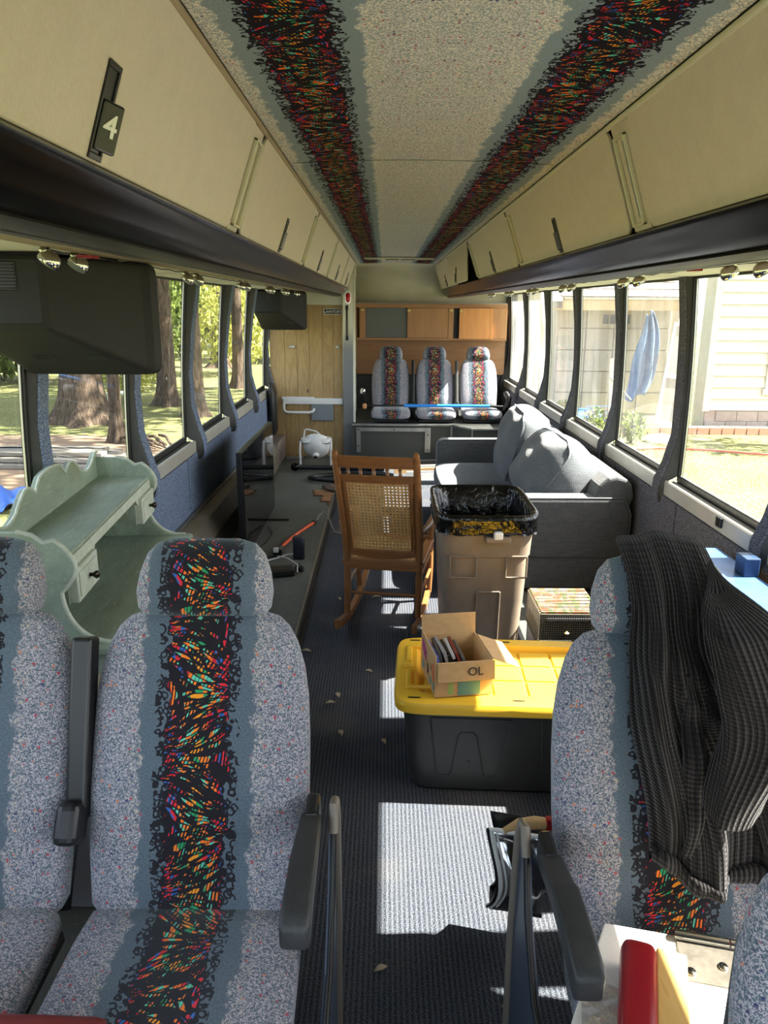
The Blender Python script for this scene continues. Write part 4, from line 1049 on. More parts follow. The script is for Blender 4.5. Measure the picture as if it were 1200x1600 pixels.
t = thing('white_basin', 'white round basin with wire handle upside down by the lavatory planks', 'basin', (-0.70, 7.62, 0.03))
BM = Matrix.Translation((-0.70, 7.68, 0.235)) @ Matrix.Rotation(rad(130), 4, 'X')
MB().lathe([(0.022, 0.165), (0.034, 0.160), (0.036, 0.130), (0.05, 0.125), (0.10, 0.105), (0.132, 0.06), (0.142, 0.0), (0.142, -0.03), (0.12, -0.03), (0.12, 0.0)], 32, BM, caps=False).build('bowl', M_WHITE, t, smooth=50)
MB().loft([((-0.70, 7.665, 0.262), Vector((1, 0, 0)), Vector((0, 1, 0)), 0.150, 0.10, 3.2, 0), ((-0.70, 7.665, 0.275), Vector((1, 0, 0)), Vector((0, 1, 0)), 0.160, 0.11, 3.2, 0), ((-0.70, 7.67, 0.305), Vector((1, 0, 0)), Vector((0, 1, 0)), 0.158, 0.108, 3.2, 0), ((-0.70, 7.67, 0.315), Vector((1, 0, 0)), Vector((0, 1, 0)), 0.14, 0.09, 3.0, 0)], 32).build('rim', M_WHITE, t, smooth=50)
MB().tube([(-0.855, 7.60, 0.29), (-0.858, 7.56, 0.20), (-0.855, 7.56, 0.045)], 0.012, 8).build('bracket', M_WHITE, t, smooth=60)
MB().tube([(-0.545, 7.60, 0.29), (-0.542, 7.56, 0.20), (-0.545, 7.56, 0.045)], 0.012, 8).build('bracket', M_WHITE, t, smooth=60)
MB().tube([(-0.83, 7.68, 0.31), (-0.82, 7.70, 0.38), (-0.80, 7.70, 0.395), (-0.70, 7.68, 0.375), (-0.66, 7.66, 0.345), (-0.65, 7.66, 0.31)], 0.008, 8).build('wire_handle', M_WHITE, t, smooth=60)
MB().lathe([(0.0, 0.1649), (0.021, 0.1649)], 16, BM, caps=False).build('drain_hole', M_GASK, t)
tag(MB().box((-1.05, 7.93, 0.031), (-0.87, 7.99, 0.055)).build('floor_plate', M_ALU, None, bevel=0.003), 'flat metal strip on the floor left of the white basin', 'strip')

t = thing('black_pole', 'black pole with a ball end lying across the floor behind the rocking chair', 'pole', (-0.5, 7.45, 0.03))
MB().tube([(-0.86, 7.34, 0.072), (-0.20, 7.30, 0.072), (0.0, 7.30, 0.072)], 0.026, 12).build('pole_shaft', M_RUB, t, smooth=60)
MB().lathe([(0.0, -0.045), (0.030, -0.035), (0.042, 0), (0.030, 0.035), (0.0, 0.045)], 16, Matrix.Translation((-0.885, 7.34, 0.074)) @ Matrix.Rotation(pi/2, 4, 'Y'), caps=False).build('ball_end', M_BLK, t, smooth=60)
MB().tube([(-0.34, 7.31, 0.10), (-0.30, 7.31, 0.135), (-0.26, 7.31, 0.10)], 0.008, 8).build('wire_clip', M_STEELW, t, smooth=60)
pts = [(-0.30 + 0.40*math.cos(a), 6.95 + 0.17*math.sin(a), 0.056+0.010*math.sin(a*2)) for a in [rad(20+k*15) for k in range(22)]]
tag(MB().tube(pts, 0.024, 10).build('black_hose', M_RUB, None, smooth=60), 'thick black hose looped on the floor by the rocking chair', 'hose')
# exposed broken floor patch
t = thing('floor_patch', 'ragged patch of torn-up brown wood boards in the grey floor by the black hose', 'floor patch', (-0.52, 6.5, 0.031))
R2 = random.Random(3)
for k in range(7):
    y = 6.72 - k*0.10; a = -0.63 + 0.07*abs(k-2.5)*0.6 + R2.uniform(-.03, .03)
    MB().prism([(a, y), (a+0.03, y-0.045), (a+0.01, y-0.09), (-0.45+R2.uniform(-.02, .01), y-0.092), (-0.45, y-0.004)], 0.0302, 0.040+R2.uniform(0, .006), 'z').build('broken_board', M_ROTW, t, bevel=0.003)
MB().prism([(-0.56, 6.62), (-0.50, 6.66), (-0.44, 6.55), (-0.43, 6.42), (-0.50, 6.46)], 0.040, 0.062, 'z').build('dark_splinter', mat('dark_splinter', rgb(72, 58, 48), 0.8), t, bevel=0.004)
tag(MB().box((-0.95, 5.55, 0.0305), (-0.725, 5.58, 0.045)).build('black_bar', M_PLG, None, bevel=0.004), 'short flat black bar on the floor in front of the television', 'bar')
# cords and adapters
pts = [(-0.69, 4.84, 0.05), (-0.665, 4.93, 0.055), (-0.64, 5.03, 0.06), (-0.59, 5.15, 0.07), (-0.55, 5.25, 0.075), (-0.52, 5.36, 0.07)]
oc = thing('extension_cord', 'orange extension cord with black ends lying on the grey floor deck', 'cord', (-0.6, 5.0, 0.03))
MB().tube(pts, 0.011, 8).build('orange_cable', M_ORANGE, oc, smooth=60)
MB().tube([(-0.70, 4.72, 0.05), (-0.69, 4.84, 0.05)], 0.024, 10, rs=[0.032, 0.018]).build('black_socket', M_RUB, oc, smooth=60)
MB().cbox((-0.705, 4.70, 0.075), (0.035, 0.03, 0.03)).build('white_plug', M_WHITE, oc, bevel=0.004)
MB().tube([(-0.52, 5.36, 0.07), (-0.505, 5.42, 0.066)], 0.015, 10, rs=[0.018, 0.012]).build('cord_tip', M_RUB, oc, smooth=60)
pts = [(-0.505, 5.42, 0.066), (-0.49, 5.50, 0.09), (-0.46, 5.56, 0.10), (-0.42, 5.50, 0.08), (-0.39, 5.38, 0.05), (-0.36, 5.30, 0.012), (-0.28, 5.30, 0.008), (-0.10, 5.28, 0.008)]
tag(MB().tube(pts, 0.006, 6).build('thin_cable', M_GCORD, None, smooth=60), 'thin grey cable running from the orange cord toward the rocking chair', 'cable')
t = thing('power_brick', 'upright dark navy power brick standing beside the orange cord', 'adapter', (-0.55, 4.63, 0.03))
MB().loft([((-0.55, 4.66, z), Vector((1, 0, 0)), Vector((0, 1, 0)), a, a*0.75, 4, 0) for z, a in ((0.031, .034), (0.036, .038), (0.175, .038), (0.182, .033))], 28).build('brick_body', mat('navy_plastic', rgb(26, 30, 42), 0.4), t, smooth=40)
t = thing('flat_adapter', 'flat black power adapter box lying on the floor deck nearest the seat', 'adapter', (-0.66, 4.36, 0.03))
MB().box((-0.125, -0.05, 0), (0.125, 0.05, 0.045), Matrix.Translation((-0.67, 4.34, 0.031)) @ Matrix.Rotation(rad(14), 4, 'Z')).build('adapter_body', M_PLG, t, bevel=0.008)
MB().tube([(-0.55, 4.38, 0.055), (-0.52, 4.42, 0.07), (-0.51, 4.46, 0.05), (-0.53, 4.42, 0.04), (-0.50, 4.40, 0.045)], 0.012, 8).build('coiled_lead', M_RUB, t, smooth=60)
tag(MB().tube([(-0.80, 4.28, 0.05), (-0.72, 4.46, 0.085), (-0.67, 4.56, 0.07), (-0.62, 4.66, 0.06), (-0.585, 4.66, 0.06)], 0.005, 6).build('white_lead', M_WCORD, None, smooth=60), 'thin white lead joining the navy brick and the flat adapter', 'cable')
tag(MB().tube([(-0.67, 4.56, 0.08), (-0.60, 4.50, 0.085), (-0.53, 4.40, 0.08), (-0.525, 4.34, 0.05)], 0.004, 6).build('white_lead', M_WCORD, None, smooth=60), 'shorter thin pale lead curled over the flat adapter', 'cable')
tag(MB().tube([(-0.88, 4.75, 0.036), (-0.84, 4.60, 0.036), (-0.78, 4.66, 0.036), (-0.70, 4.68, 0.04)], 0.006, 6).build('black_lead', M_RUB, None, smooth=60), 'black lead on the floor at the foot of the television', 'cable')
tag(MB().tube([(-0.86, 5.4, 0.036), (-0.80, 5.2, 0.036), (-0.81, 5.0, 0.036), (-0.84, 4.88, 0.036)], 0.003, 6).build('black_lead', M_RUB, None, smooth=60), 'fine black lead curving in front of the television screen', 'cable')
# dry leaves on the runner
leaf = None
for i, (x, y, l) in enumerate([(-0.064, 3.14, 'behind the rocking chair'), (0.0, 1.533, 'in the middle of the aisle nearest the camera'), (0.309, 1.429, 'beside the right armrest post'), (-0.192, 2.915, 'left of the yellow lid corner'), (-0.162, 2.62, 'left of the charcoal tote'),
                     (0.005, 2.566, 'touching the corner of the charcoal tote'), (-0.37, 3.34, 'against the left deck edge'), (-0.25, 4.02, 'left of the rocking chair leg'), (-0.04, 4.05, 'under the rocking chair'), (-0.22, 2.85, 'just beside the aisle seat shoulder')]):
    if leaf is None:
        leaf = MB().grid(lambda u, v: ((u-0.5)*0.045, (v-0.5)*0.022*math.sin(min(max(u, 0.03), 0.97)*pi), 0.006+0.006*math.sin(u*pi)+abs(v-0.5)*0.006), 8, 2).build('dry_leaf', M_DRY, None, smooth=180, solid=0.0008); o = leaf
    else: o = copy_tree(leaf)
    o.location = (x, y, 0.002); o.rotation_euler = (0, 0, R.uniform(-1.4, 1.4)); s = R.uniform(0.8, 1.15); o.scale = (s, s, s)
    tag(o, 'small curled dry leaf on the runner ' + l, 'leaf', 'dry leaves on the runner')
# papers and boards on the rear floor
t = thing('scrap_boards', 'white and brown scrap pieces stacked on the floor before the rear platform', 'scrap', (0.5, 7.6, 0.03))
for i, (a, c, w, z, m) in enumerate([((0.05, 7.55), (0.95, 7.62), 0.06, 0.02, M_WPAINT), ((0.10, 7.40), (0.90, 7.50), 0.08, 0.012, M_CARD), ((0.22, 7.25), (0.98, 7.30), 0.05, 0.03, M_WHITE), ((0.05, 7.66), (0.62, 7.72), 0.05, 0.05, M_GASK), ((0.30, 7.12), (0.90, 7.20), 0.10, 0.012, M_PAPER)]):
    MB().bar((a[0], a[1], z), (c[0], c[1], z+0.01), 0.02, w).build('scrap_piece', m, t, bevel=0.002)
# ================================================================ ROCKING CHAIR
t = thing('rocking_chair', 'low wooden rocking chair with cane back and seat, seen from behind', 'rocking chair', (-0.008, 3.62, 0.0), rad(-9))
def rocker():
    Lc = dict(local=True)
    # local: +y is the chair's front, origin under the rear posts
    def post(s):
        x = s*0.185
        pts = [(x, 0.02, 0.075), (x, 0.035, 0.20), (x, 0.04, 0.34), (x*1.01, 0.00, 0.50), (x*1.02, -0.10, 0.72), (x*1.03, -0.21, 0.94), (x*1.03, -0.225, 0.975)]
        rs = [0.016, 0.018, 0.020, 0.020, 0.019, 0.017, 0.012]
        MB().tube(pts, 0.018, 10, rs=rs).build('back_post', M_ROCK, t, smooth=60, **Lc)
    post(-1); post(1)
    for s in (-1, 1):
        x = s*0.20
        MB().tube([(x, 0.44, 0.055), (x*1.02, 0.42, 0.22), (x*1.02, 0.41, 0.38), (x*1.05, 0.40, 0.50)], 0.017, 10, rs=[.014, .019, .018, .014]).build('front_leg', M_ROCK, t, smooth=60, **Lc)
        # rocker: curved flat runner
        pts = []
        for k in range(15):
            y = -0.20 + k*0.06; z = 0.030 + 0.20*((y-0.22)/0.9)**2*1.6
            pts.append((y, z))
        poly = [(y, z-0.022) for y, z in pts] + [(y, z+0.024) for y, z in reversed(pts)]
        MB().prism(poly, s*0.192-0.014, s*0.192+0.014, 'x').build('rocker', M_ROCK, t, bevel=0.004, **Lc)
        # arm
        a = [(s*0.19, -0.03, 0.53), (s*0.225, 0.10, 0.545), (s*0.235, 0.28, 0.54), (s*0.23, 0.42, 0.525), (s*0.225, 0.50, 0.50), (s*0.22, 0.52, 0.465)]
        MB().tube(a, 0.02, 10, rs=[.014, .018, .022, .024, .022, .016]).build('arm', M_ROCK, t, smooth=60, **Lc)
        MB().tube([(s*0.195, 0.05, 0.20), (s*0.205, 0.42, 0.20)], 0.009, 8).build('side_stretcher', M_ROCK, t, smooth=60, **Lc)
        MB().tube([(s*0.195, 0.04, 0.30), (s*0.205, 0.42, 0.30)], 0.009, 8).build('side_stretcher', M_ROCK, t, smooth=60, **Lc)
        # seat rail, side
        MB().bar((s*0.185, 0.02, 0.355), (s*0.20, 0.43, 0.365), 0.05, 0.028).build('seat_rail', M_ROCK, t, bevel=0.006, **Lc)
    MB().bar((-0.19, 0.035, 0.345), (0.19, 0.035, 0.345), 0.034, 0.055).build('seat_rail', M_ROCKX, t, bevel=0.006, **Lc)
    MB().bar((-0.20, 0.43, 0.365), (0.20, 0.43, 0.365), 0.03, 0.05).build('seat_rail', M_ROCKX, t, bevel=0.006, **Lc)
    MB().tube([(-0.185, 0.032, 0.185), (0.185, 0.032, 0.185)], 0.009, 8).build('rear_stretcher', M_ROCKX, t, smooth=60, **Lc)
    MB().tube([(-0.2, 0.43, 0.18), (0.2, 0.43, 0.18)], 0.010, 8).build('front_stretcher', M_ROCKX, t, smooth=60, **Lc)
    # back frame: plane through posts, param h from z .40 up to .96
    def bp(u, h, off=0.0):   # u -1..1, h in z ; follows the post curve
        tab = [(0.34, 0.04), (0.50, 0.0), (0.72, -0.10), (0.94, -0.21), (1.0, -0.24)]
        for i in range(len(tab)-1):
            if tab[i][0] <= h <= tab[i+1][0] + 1e-6:
                k = (h-tab[i][0])/(tab[i+1][0]-tab[i][0]); y = tab[i][1]+(tab[i+1][1]-tab[i][1])*k; break
        return Vector((u, y+off - 0.012*(1-(u/0.185)**2), h))
    def rail(z0, z1, name, bow=0.0, th=0.011):
        g = MB(); vs = []; n = 12
        for k in range(n+1):
            u = -0.178+0.356*k/n
            bo = bow*(1-(u/0.178)**2)
            for (z, o) in ((z0-bo, -th), (z0-bo, th), (z1, th), (z1, -th)):
                p = bp(u, z); vs.append((p.x, p.y+o, p.z))
        fs = []
        for k in range(n):
            for j in range(4): fs.append((k*4+j, k*4+(j+1) % 4, (k+1)*4+(j+1) % 4, (k+1)*4+j))
        fs.append((0, 1, 2, 3)); fs.append((n*4, n*4+3, n*4+2, n*4+1))
        g.addv(vs, fs).build(name, M_ROCKX, t, bevel=0.003, **Lc)
    rail(0.895, 0.955, 'top_rail'); rail(0.815, 0.855, 'middle_rail'); rail(0.40, 0.435, 'bottom_rail', 0.018)
    for s in (-1, 1):
        MB().tube([bp(s*0.160, z) for z in (0.42, 0.50, 0.60, 0.72, 0.83)], 0.013, 8).build('panel_stile', M_ROCK, t, smooth=60, **Lc)
    for u in (-0.135, -0.075, -0.012, 0.052, 0.112):
        a = bp(u, 0.852); c = bp(u, 0.898); d = (c-a)
        pts = [a, a+d*0.25, a+d*0.4, a+d*0.5, a+d*0.6, a+d*0.75, c]
        MB().tube(pts, 0.006, 10, rs=[.006, .0095, .0045, .0085, .0045, .0095, .006]).build('spindle', M_ROCK, t, smooth=60, **Lc)
    # cane with real holes
    def cane(fn, nu, nv):
        g = MB(); vs = []; fs = []
        for i in range(nu):
            for j in range(nv):
                b0 = len(vs); c = (i+0.5, j+0.5)
                sq = [(0, 0), (.5, 0), (1, 0), (1, .5), (1, 1), (.5, 1), (0, 1), (0, .5)]
                r = 0.27
                for a, d in sq: vs.append(fn((i+a)/nu, (j+d)/nv))
                for a, d in sq:
                    q = Vector((a-.5, d-.5)).normalized()*r; vs.append(fn((i+.5+q.x)/nu, (j+.5+q.y)/nv))
                for k in range(8): fs.append((b0+k, b0+(k+1) % 8, b0+8+(k+1) % 8, b0+8+k))
        return g.addv(vs, fs)
    z0, z1 = 0.43, 0.82
    c = cane(lambda u, v: tuple(bp(-0.150+0.300*u, z0+(z1-z0)*v)), 17, 23)
    c.build('cane_back', M_CANE, t, solid=0.0022, **Lc)
    c = cane(lambda u, v: (-0.165+0.33*u, 0.06+0.35*v, 0.368+0.006*v-0.012*math.sin(u*pi)*math.sin(v*pi)), 17, 18)
    c.build('cane_seat', M_CANE, t, solid=0.0022, **Lc)
    pts = [bp(-0.148, 0.815, -0.008), bp(0, 0.815, -0.008), bp(0.148, 0.815, -0.008), bp(0.148, 0.62, -0.008), bp(0.148, 0.44, -0.008), bp(0, 0.425, -0.008), bp(-0.148, 0.44, -0.008), bp(-0.148, 0.62, -0.008), bp(-0.148, 0.815, -0.008)]
    MB().tube(pts, 0.004, 6).build('cane_binding', M_CANED, t, smooth=60, **Lc)
rocker()
tag(MB().box((0.05, 3.98, 0.3745), (0.15, 4.06, 0.382)).build('red_booklet', M_RED, None), 'small red and white item lying on the rocking chair seat', 'booklet')

# ================================================================ TRASH CAN
t = thing('trash_can', 'tall taupe plastic trash can lined with a black bag', 'trash can', (0.45, 3.40, 0.0))
X = Vector((1, 0, 0)); Yv = Vector((0, 1, 0)); Zv = Vector((0, 0, 1))
cc_ = Vector((0.450, 3.395, 0))
def cr(z, a, b, ex=7): return ((cc_.x, cc_.y, z), X, Yv, a, b, ex, z)
MB().loft([cr(0.002, .16, .215), cr(0.01, .168, .225), cr(0.30, .182, .243), cr(0.34, .186, .248), cr(0.56, .196, .262), cr(0.565, .203, .270), cr(0.735, .212, .284), cr(0.74, .205, .277), cr(0.565, .196, .262), cr(0.05, .165, .22)], 56, caps=False).build('can_body', M_CAN, t, smooth=30)
MB().loft([cr(0.002, .16, .215), cr(0.012, .16, .215)], 40).build('can_bottom', M_CAN, t)
MB().loft([cr(0.735, .205, .277), cr(0.737, .222, .294), cr(0.752, .224, .296), cr(0.755, .216, .288), cr(0.745, .206, .278)], 56, caps=False).build('can_rim', M_CAN, t, smooth=50)
# recessed panels and steps on the front
def fy(z): return cc_.y - (0.225+(0.284-0.225)*(z/0.735)) 
def frame(x0, x1, z0, z1, nm, th=0.006, w=0.008):
    b = MB()
    for (xa, za, xb, zb) in ((x0, z0, x0, z1), (x1, z0, x1, z1), (x0, z1, x1, z1), (x0, z0, x1, z0)):
        b.bar((xa, fy(za)-0.002, za), (xb, fy(zb)-0.002, zb), w, w)
    b.build(nm, M_CAN, t, bevel=0.003)
frame(0.415, 0.515, 0.05, 0.40, 'panel_ridge')
frame(0.29, 0.405, 0.47, 0.57, 'panel_ridge'); frame(0.535, 0.625, 0.47, 0.57, 'panel_ridge')
MB().box((0.435, fy(.64)-0.040, 0.640), (0.545, fy(.64)+0.01, 0.668)).build('can_handle', M_CAN, t, bevel=0.008, seg=3)
MB().cbox((0.49, fy(.66)-0.028, 0.675), (0.04, 0.03, 0.035)).build('rim_clip', M_WHITE, t, bevel=0.008)
# liner
lr = []
bag = MB()
R3 = random.Random(5)
def lin_ring(z, a, b, amp, sd):
    R4 = random.Random(sd); ph = [R4.uniform(0, 6.28) for _ in range(6)]
    vs = []
    n = 120
    for j in range(n):
        th = 2*pi*j/n; ct, st = math.cos(th), math.sin(th)
        x = math.copysign(abs(ct)**(2/7), ct)*a; y = math.copysign(abs(st)**(2/7), st)*b
        q = 1 + amp*(math.sin(9*th+ph[0]) + math.sin(17*th+ph[1]) + 0.7*math.sin(31*th+ph[2]))
        dz = amp*0.25*math.sin(13*th+ph[3])
        vs.append((cc_.x+x*q, cc_.y+y*q, z+dz))
    return vs
rings_ = [lin_ring(0.672, .224, .298, .010, 1), lin_ring(0.684, .221, .295, .010, 2), lin_ring(0.70, .224, .299, .008, 3), lin_ring(0.717, .223, .297, .006, 4), lin_ring(0.735, .227, .301, .004, 5), lin_ring(0.757, .227, .299, .001, 6), lin_ring(0.760, .217, .289, .001, 7), lin_ring(0.745, .200, .272, .002, 8), lin_ring(0.65, .186, .255, .012, 9), lin_ring(0.50, .172, .235, .022, 10), lin_ring(0.34, .155, .21, .03, 11), lin_ring(0.2, .10, .14, .05, 12)]
vs = [p for r in rings_ for p in r]; fs = []; n = 120
for i in range(len(rings_)-1):
    for j in range(n): fs.append((i*n+j, i*n+(j+1) % n, (i+1)*n+(j+1) % n, (i+1)*n+j))
fs.append(tuple((len(rings_)-1)*n+j for j in range(n)))
bag.addv(vs, fs).build('bin_liner', M_BAG, t, smooth=180, fixn=False)

# ================================================================ SOFA
t = thing('sofa', 'grey fabric two-seat sofa along the right windows', 'sofa', (0.9, 5.05, 0.03))
def softbox(name, lo, hi, m, r=0.05, puff=0.0, M=None, parent=None, sub=2, taper=None):
    """rounded, slightly puffed cushion-like block"""
    b = bmesh.new(); bmesh.ops.create_cube(b, size=1.0)
    bmesh.ops.subdivide_edges(b, edges=b.edges, cuts=9, use_grid_fill=True)
    c = [(lo[i]+hi[i])/2 for i in range(3)]; h = [(hi[i]-lo[i])/2 for i in range(3)]
    for v in b.verts:
        p = v.co*2
        q = [p.x*h[0], p.y*h[1], p.z*h[2]]
        # round box
        e = [max(-h[i]+r, min(h[i]-r, q[i])) for i in range(3)]
        d = Vector((q[0]-e[0], q[1]-e[1], q[2]-e[2]))
        if d.length > 1e-6:
            L = d.length; mx = max(abs(d.x), abs(d.y), abs(d.z)); d = d*(r/ max(L, 1e-6))*min(1, mx/r) if L > 0 else d
        w = Vector(e)+d
        if puff:
            k = [1-(abs(w[i])/h[i])**2 for i in range(3)]
            n = Vector((w.x/h[0], w.y/h[1], w.z/h[2]))
            for i in range(3):
                o = [j for j in range(3) if j != i]
                w[i] += math.copysign(1, n[i])*puff*abs(n[i])**3*max(0, k[o[0]])*max(0, k[o[1]])
        if taper: w = taper(w, h)
        v.co = Vector((w.x+c[0], w.y+c[1], w.z+c[2]))
        if M is not None: v.co = M @ v.co
    me = bpy.data.meshes.new(name)
    if parent is not None: bmesh.ops.transform(b, matrix=parent_matrix(parent).inverted(), verts=b.verts)
    bmesh.ops.recalc_face_normals(b, faces=b.faces)
    b.to_mesh(me); b.free(); me.materials.append(m)
    for p in me.polygons: p.use_smooth = True
    o = bpy.data.objects.new(name, me); COL.objects.link(o)
    if parent is not None: o.parent = parent
    if sub: md = o.modifiers.new('Subsurf', 'SUBSURF'); md.levels = 1; md.render_levels = 1
    return o
softbox('sofa_base', (0.44, 4.14, 0.06), (1.36, 6.02, 0.30), M_SOFA, 0.03, 0, None, t)
for (ya, yb) in ((4.22, 5.09), (5.095, 5.97)):
    softbox('seat_cushion', (0.40, ya, 0.27), (1.08, yb, 0.42), M_SOFA, 0.05, 0.02, None, t)
# arms: front profile rising gently to the back, extruded along y
def arm(ya, yb):
    pr = [(0.42, 0.05), (0.42, 0.545), (0.435, 0.575), (0.47, 0.588), (0.80, 0.590), (1.20, 0.592), (1.345, 0.592), (1.36, 0.56), (1.385, 0.50), (1.385, 0.40), (1.355, 0.30), (1.345, 0.05)]
    o = MB().prism(pr, ya, yb, 'y').build('sofa_arm', M_SOFA, t, bevel=0.022, seg=4)
    MB().tube([(x, ya+0.008, z) for x, z in pr[1:-1]], 0.005, 6).build('piping', M_SOFA, o, smooth=60)
    return o
aa = arm(4.08, 4.23); arm(5.97, 6.12)
MB().box((0.43, 4.076, 0.245), (1.34, 4.082, 0.249)).build('seam', M_DKG, aa)
# backrest frame with scooped top
def backf(u, v):
    pass
pr = [(1.18, 0.20), (1.14, 0.45), (1.20, 0.66), (1.25, 0.705), (1.30, 0.715), (1.355, 0.70), (1.385, 0.66), (1.40, 0.60), (1.36, 0.48), (1.36, 0.10), (1.2, 0.10)]
MB().prism(pr, 4.10, 6.10, 'y').build('sofa_back', M_SOFA, t, bevel=0.02, seg=3)
def cush(cx, cy, cz, w, hgt, th, lean, rz, label, seed):
    M = Matrix.Translation((cx, cy, cz)) @ Matrix.Rotation(rz, 4, 'Z') @ Matrix.Rotation(lean, 4, 'Y')
    RR = random.Random(seed); ph = [RR.uniform(0, 6) for _ in range(4)]
    def tp(w_, h):
        # pinch the corners and add soft folds
        a = w_.y/h[1]; bz = w_.z/h[2]
        k = 1-0.10*(a*a*bz*bz)
        w2 = Vector((w_.x*(1-0.22*max(abs(a), abs(bz))**6), w_.y*k, w_.z*k))
        w2.x += 0.010*math.sin(a*5+bz*3+ph[0])*(1-a*a) + 0.008*math.sin(bz*7-a*4+ph[1])
        return w2
    c = softbox('back_cushion', (-th/2, -w/2, -hgt/2), (th/2, w/2, hgt/2), M_CUSH, 0.045, 0.035, M, t, 2, tp)
    # piping: rounded rectangle seam on both faces
    for sx in (-0.42, 0.42):
        pts = []
        for k in range(41):
            a = 2*pi*k/40; y = math.copysign(abs(math.cos(a))**0.3, math.cos(a))*w*0.498; z = math.copysign(abs(math.sin(a))**0.3, math.sin(a))*hgt*0.498
            pts.append(M @ tp(Vector((sx*th, y, z)), (th/2, w/2, hgt/2)))
        MB().tube(pts, 0.009, 6, caps=False).build('piping', M_CUSH, c, smooth=60)
    return c
cush(0.99, 5.45, 0.655, 0.86, 0.50, 0.25, rad(14), rad(-3), '', 1)
cush(1.05, 4.66, 0.625, 0.78, 0.42, 0.30, rad(32), rad(4), '', 2)
for x, y in ((0.48, 4.16), (1.3, 4.16), (0.48, 5.98), (1.3, 5.98)): MB().lathe([(0.02, 0.031), (0.03, 0.07)], 12, Matrix.Translation((x, y, 0))).build('foot', M_GASK, t)

# cream side table/shelf by the rear
t = thing('cream_stand', 'small cream slatted plastic stand between the sofa and the rear platform', 'stand', (1.22, 7.0, 0.03))
M0 = Matrix.Translation((1.20, 7.05, 0)) @ Matrix.Rotation(rad(-6), 4, 'Z')
MB().box((-0.10, -0.28, 0.40), (0.15, 0.28, 0.43), M0).build('stand_top', M_WPAINT, t, bevel=0.008)
for k in range(4): MB().box((-0.09+k*0.06, -0.26, 0.430), (-0.05+k*0.06, 0.26, 0.440), M0).build('slat', M_CREAM, t, bevel=0.003)
for x, y in ((-0.09, -0.26), (0.14, -0.26), (-0.09, 0.26), (0.14, 0.26)): MB().box((x-0.012, y-0.012, 0.031), (x+0.012, y+0.012, 0.40), M0).build('leg', M_WPAINT, t, bevel=0.003)

# ================================================================ CRATE
t = thing('dark_case', 'dark flat case on the floor under the wire crate', 'case', (0.86, 3.27, 0.03))
MB().box((0.70, 3.13, 0.031), (1.05, 3.42, 0.165)).build('case_body', M_PLG, t, bevel=0.01)
MB().box((0.69, 3.12, 0.150), (1.06, 3.43, 0.168)).build('case_lid', M_DKG, t, bevel=0.006)
t = thing('wire_crate', 'low wire mesh crate with woven straw top behind the yellow lid', 'crate', (0.85, 3.27, 0.17))
c0 = (0.70, 3.12, 0.170); c1 = (0.97, 3.42, 0.30)
b = MB()
def mesh_face(o, du, dv, nu, nv, r=0.0012):
    for i in range(nu+1): b.bar(Vector(o)+Vector(du)*(i/nu), Vector(o)+Vector(du)*(i/nu)+Vector(dv), r*2, r*2)
    for j in range(nv+1): b.bar(Vector(o)+Vector(dv)*(j/nv), Vector(o)+Vector(dv)*(j/nv)+Vector(du), r*2, r*2)
mesh_face(c0, (c1[0]-c0[0], 0, 0), (0, 0, c1[2]-c0[2]), 26, 12); mesh_face((c0[0], c0[1], c0[2]), (0, c1[1]-c0[1], 0), (0, 0, c1[2]-c0[2]), 28, 12)
mesh_face((c1[0], c0[1], c0[2]), (0, c1[1]-c0[1], 0), (0, 0, c1[2]-c0[2]), 28, 12)
o = b.build('wire_mesh', M_STEELW, t); o['kind'] = 'stuff'
b = MB()
for p, q in (((0, 0, 0), (1, 0, 0)), ((0, 0, 1), (1, 0, 1)), ((0, 0, 0), (0, 1, 0)), ((0, 0, 1), (0, 1, 1)), ((1, 0, 0), (1, 1, 0)), ((1, 0, 1), (1, 1, 1)), ((0, 0, 0), (0, 0, 1)), ((1, 0, 0), (1, 0, 1)), ((0, 1, 0), (0, 1, 1)), ((1, 1, 0), (1, 1, 1)), ((0, 1, 1), (1, 1, 1))):
    f = lambda s: tuple(c0[i]+(c1[i]-c0[i])*s[i] for i in range(3)); b.bar(f(p), f(q), 0.006, 0.006)
b.build('crate_frame', M_STEELW, t)
straw = mat('straw_top', None, 0.8, 0, lambda nt, b: nt.put(b.inputs['Base Color'], nt.mix(nt.sstep(nt.noise(nt.scale(nt.coord('Object'), (1, .3, 1)), 40, 3)[0], .5, .6), nt.mix(nt.sstep(nt.noise(nt.coord('Object'), 22, 2)[0], .48, .56), rgb(190, 164, 122), rgb(176, 92, 62)), rgb(104, 120, 70))))
b = MB()
for k in range(15): b.bar((c0[0]+0.004, c0[1]+0.01+k*0.0200, c1[2]+0.004), (c1[0]-0.004, c0[1]+0.01+k*0.0200, c1[2]+0.004+0.001*(k % 2)), 0.009, 0.017)
b.build('woven_top', straw, t)
MB().box((c0[0]+0.02, c0[1]+0.03, c0[2]+0.004), (c1[0]-0.02, c1[1]-0.02, c1[2]-0.03)).build('crate_filling', M_RUB, t, bevel=0.02)
MB().lathe([(0.0, -0.01), (0.012, 0), (0.0, 0.01)], 8, Matrix.Translation((0.82, 3.115, 0.215))).build('tag', M_CARD, t)

# ================================================================ TOTE
t = thing('storage_tote', 'charcoal storage tote with a bright yellow lid in the aisle', 'storage box', (0.44, 2.50, 0.0))
TM = Matrix.Translation((0.440, 2.475, 0)) @ Matrix.Rotation(rad(-2.6), 4, 'Z')
def tr(z, a, b, ex=9): return ((0, 0, z), X, Yv, a, b, ex, z)
MB().loft([tr(0.002, .325, .205), tr(0.012, .335, .213), tr(0.30, .365, .238), tr(0.33, .368, .241)], 60, M=TM).build('tote_body', M_TOTE, t, smooth=30)
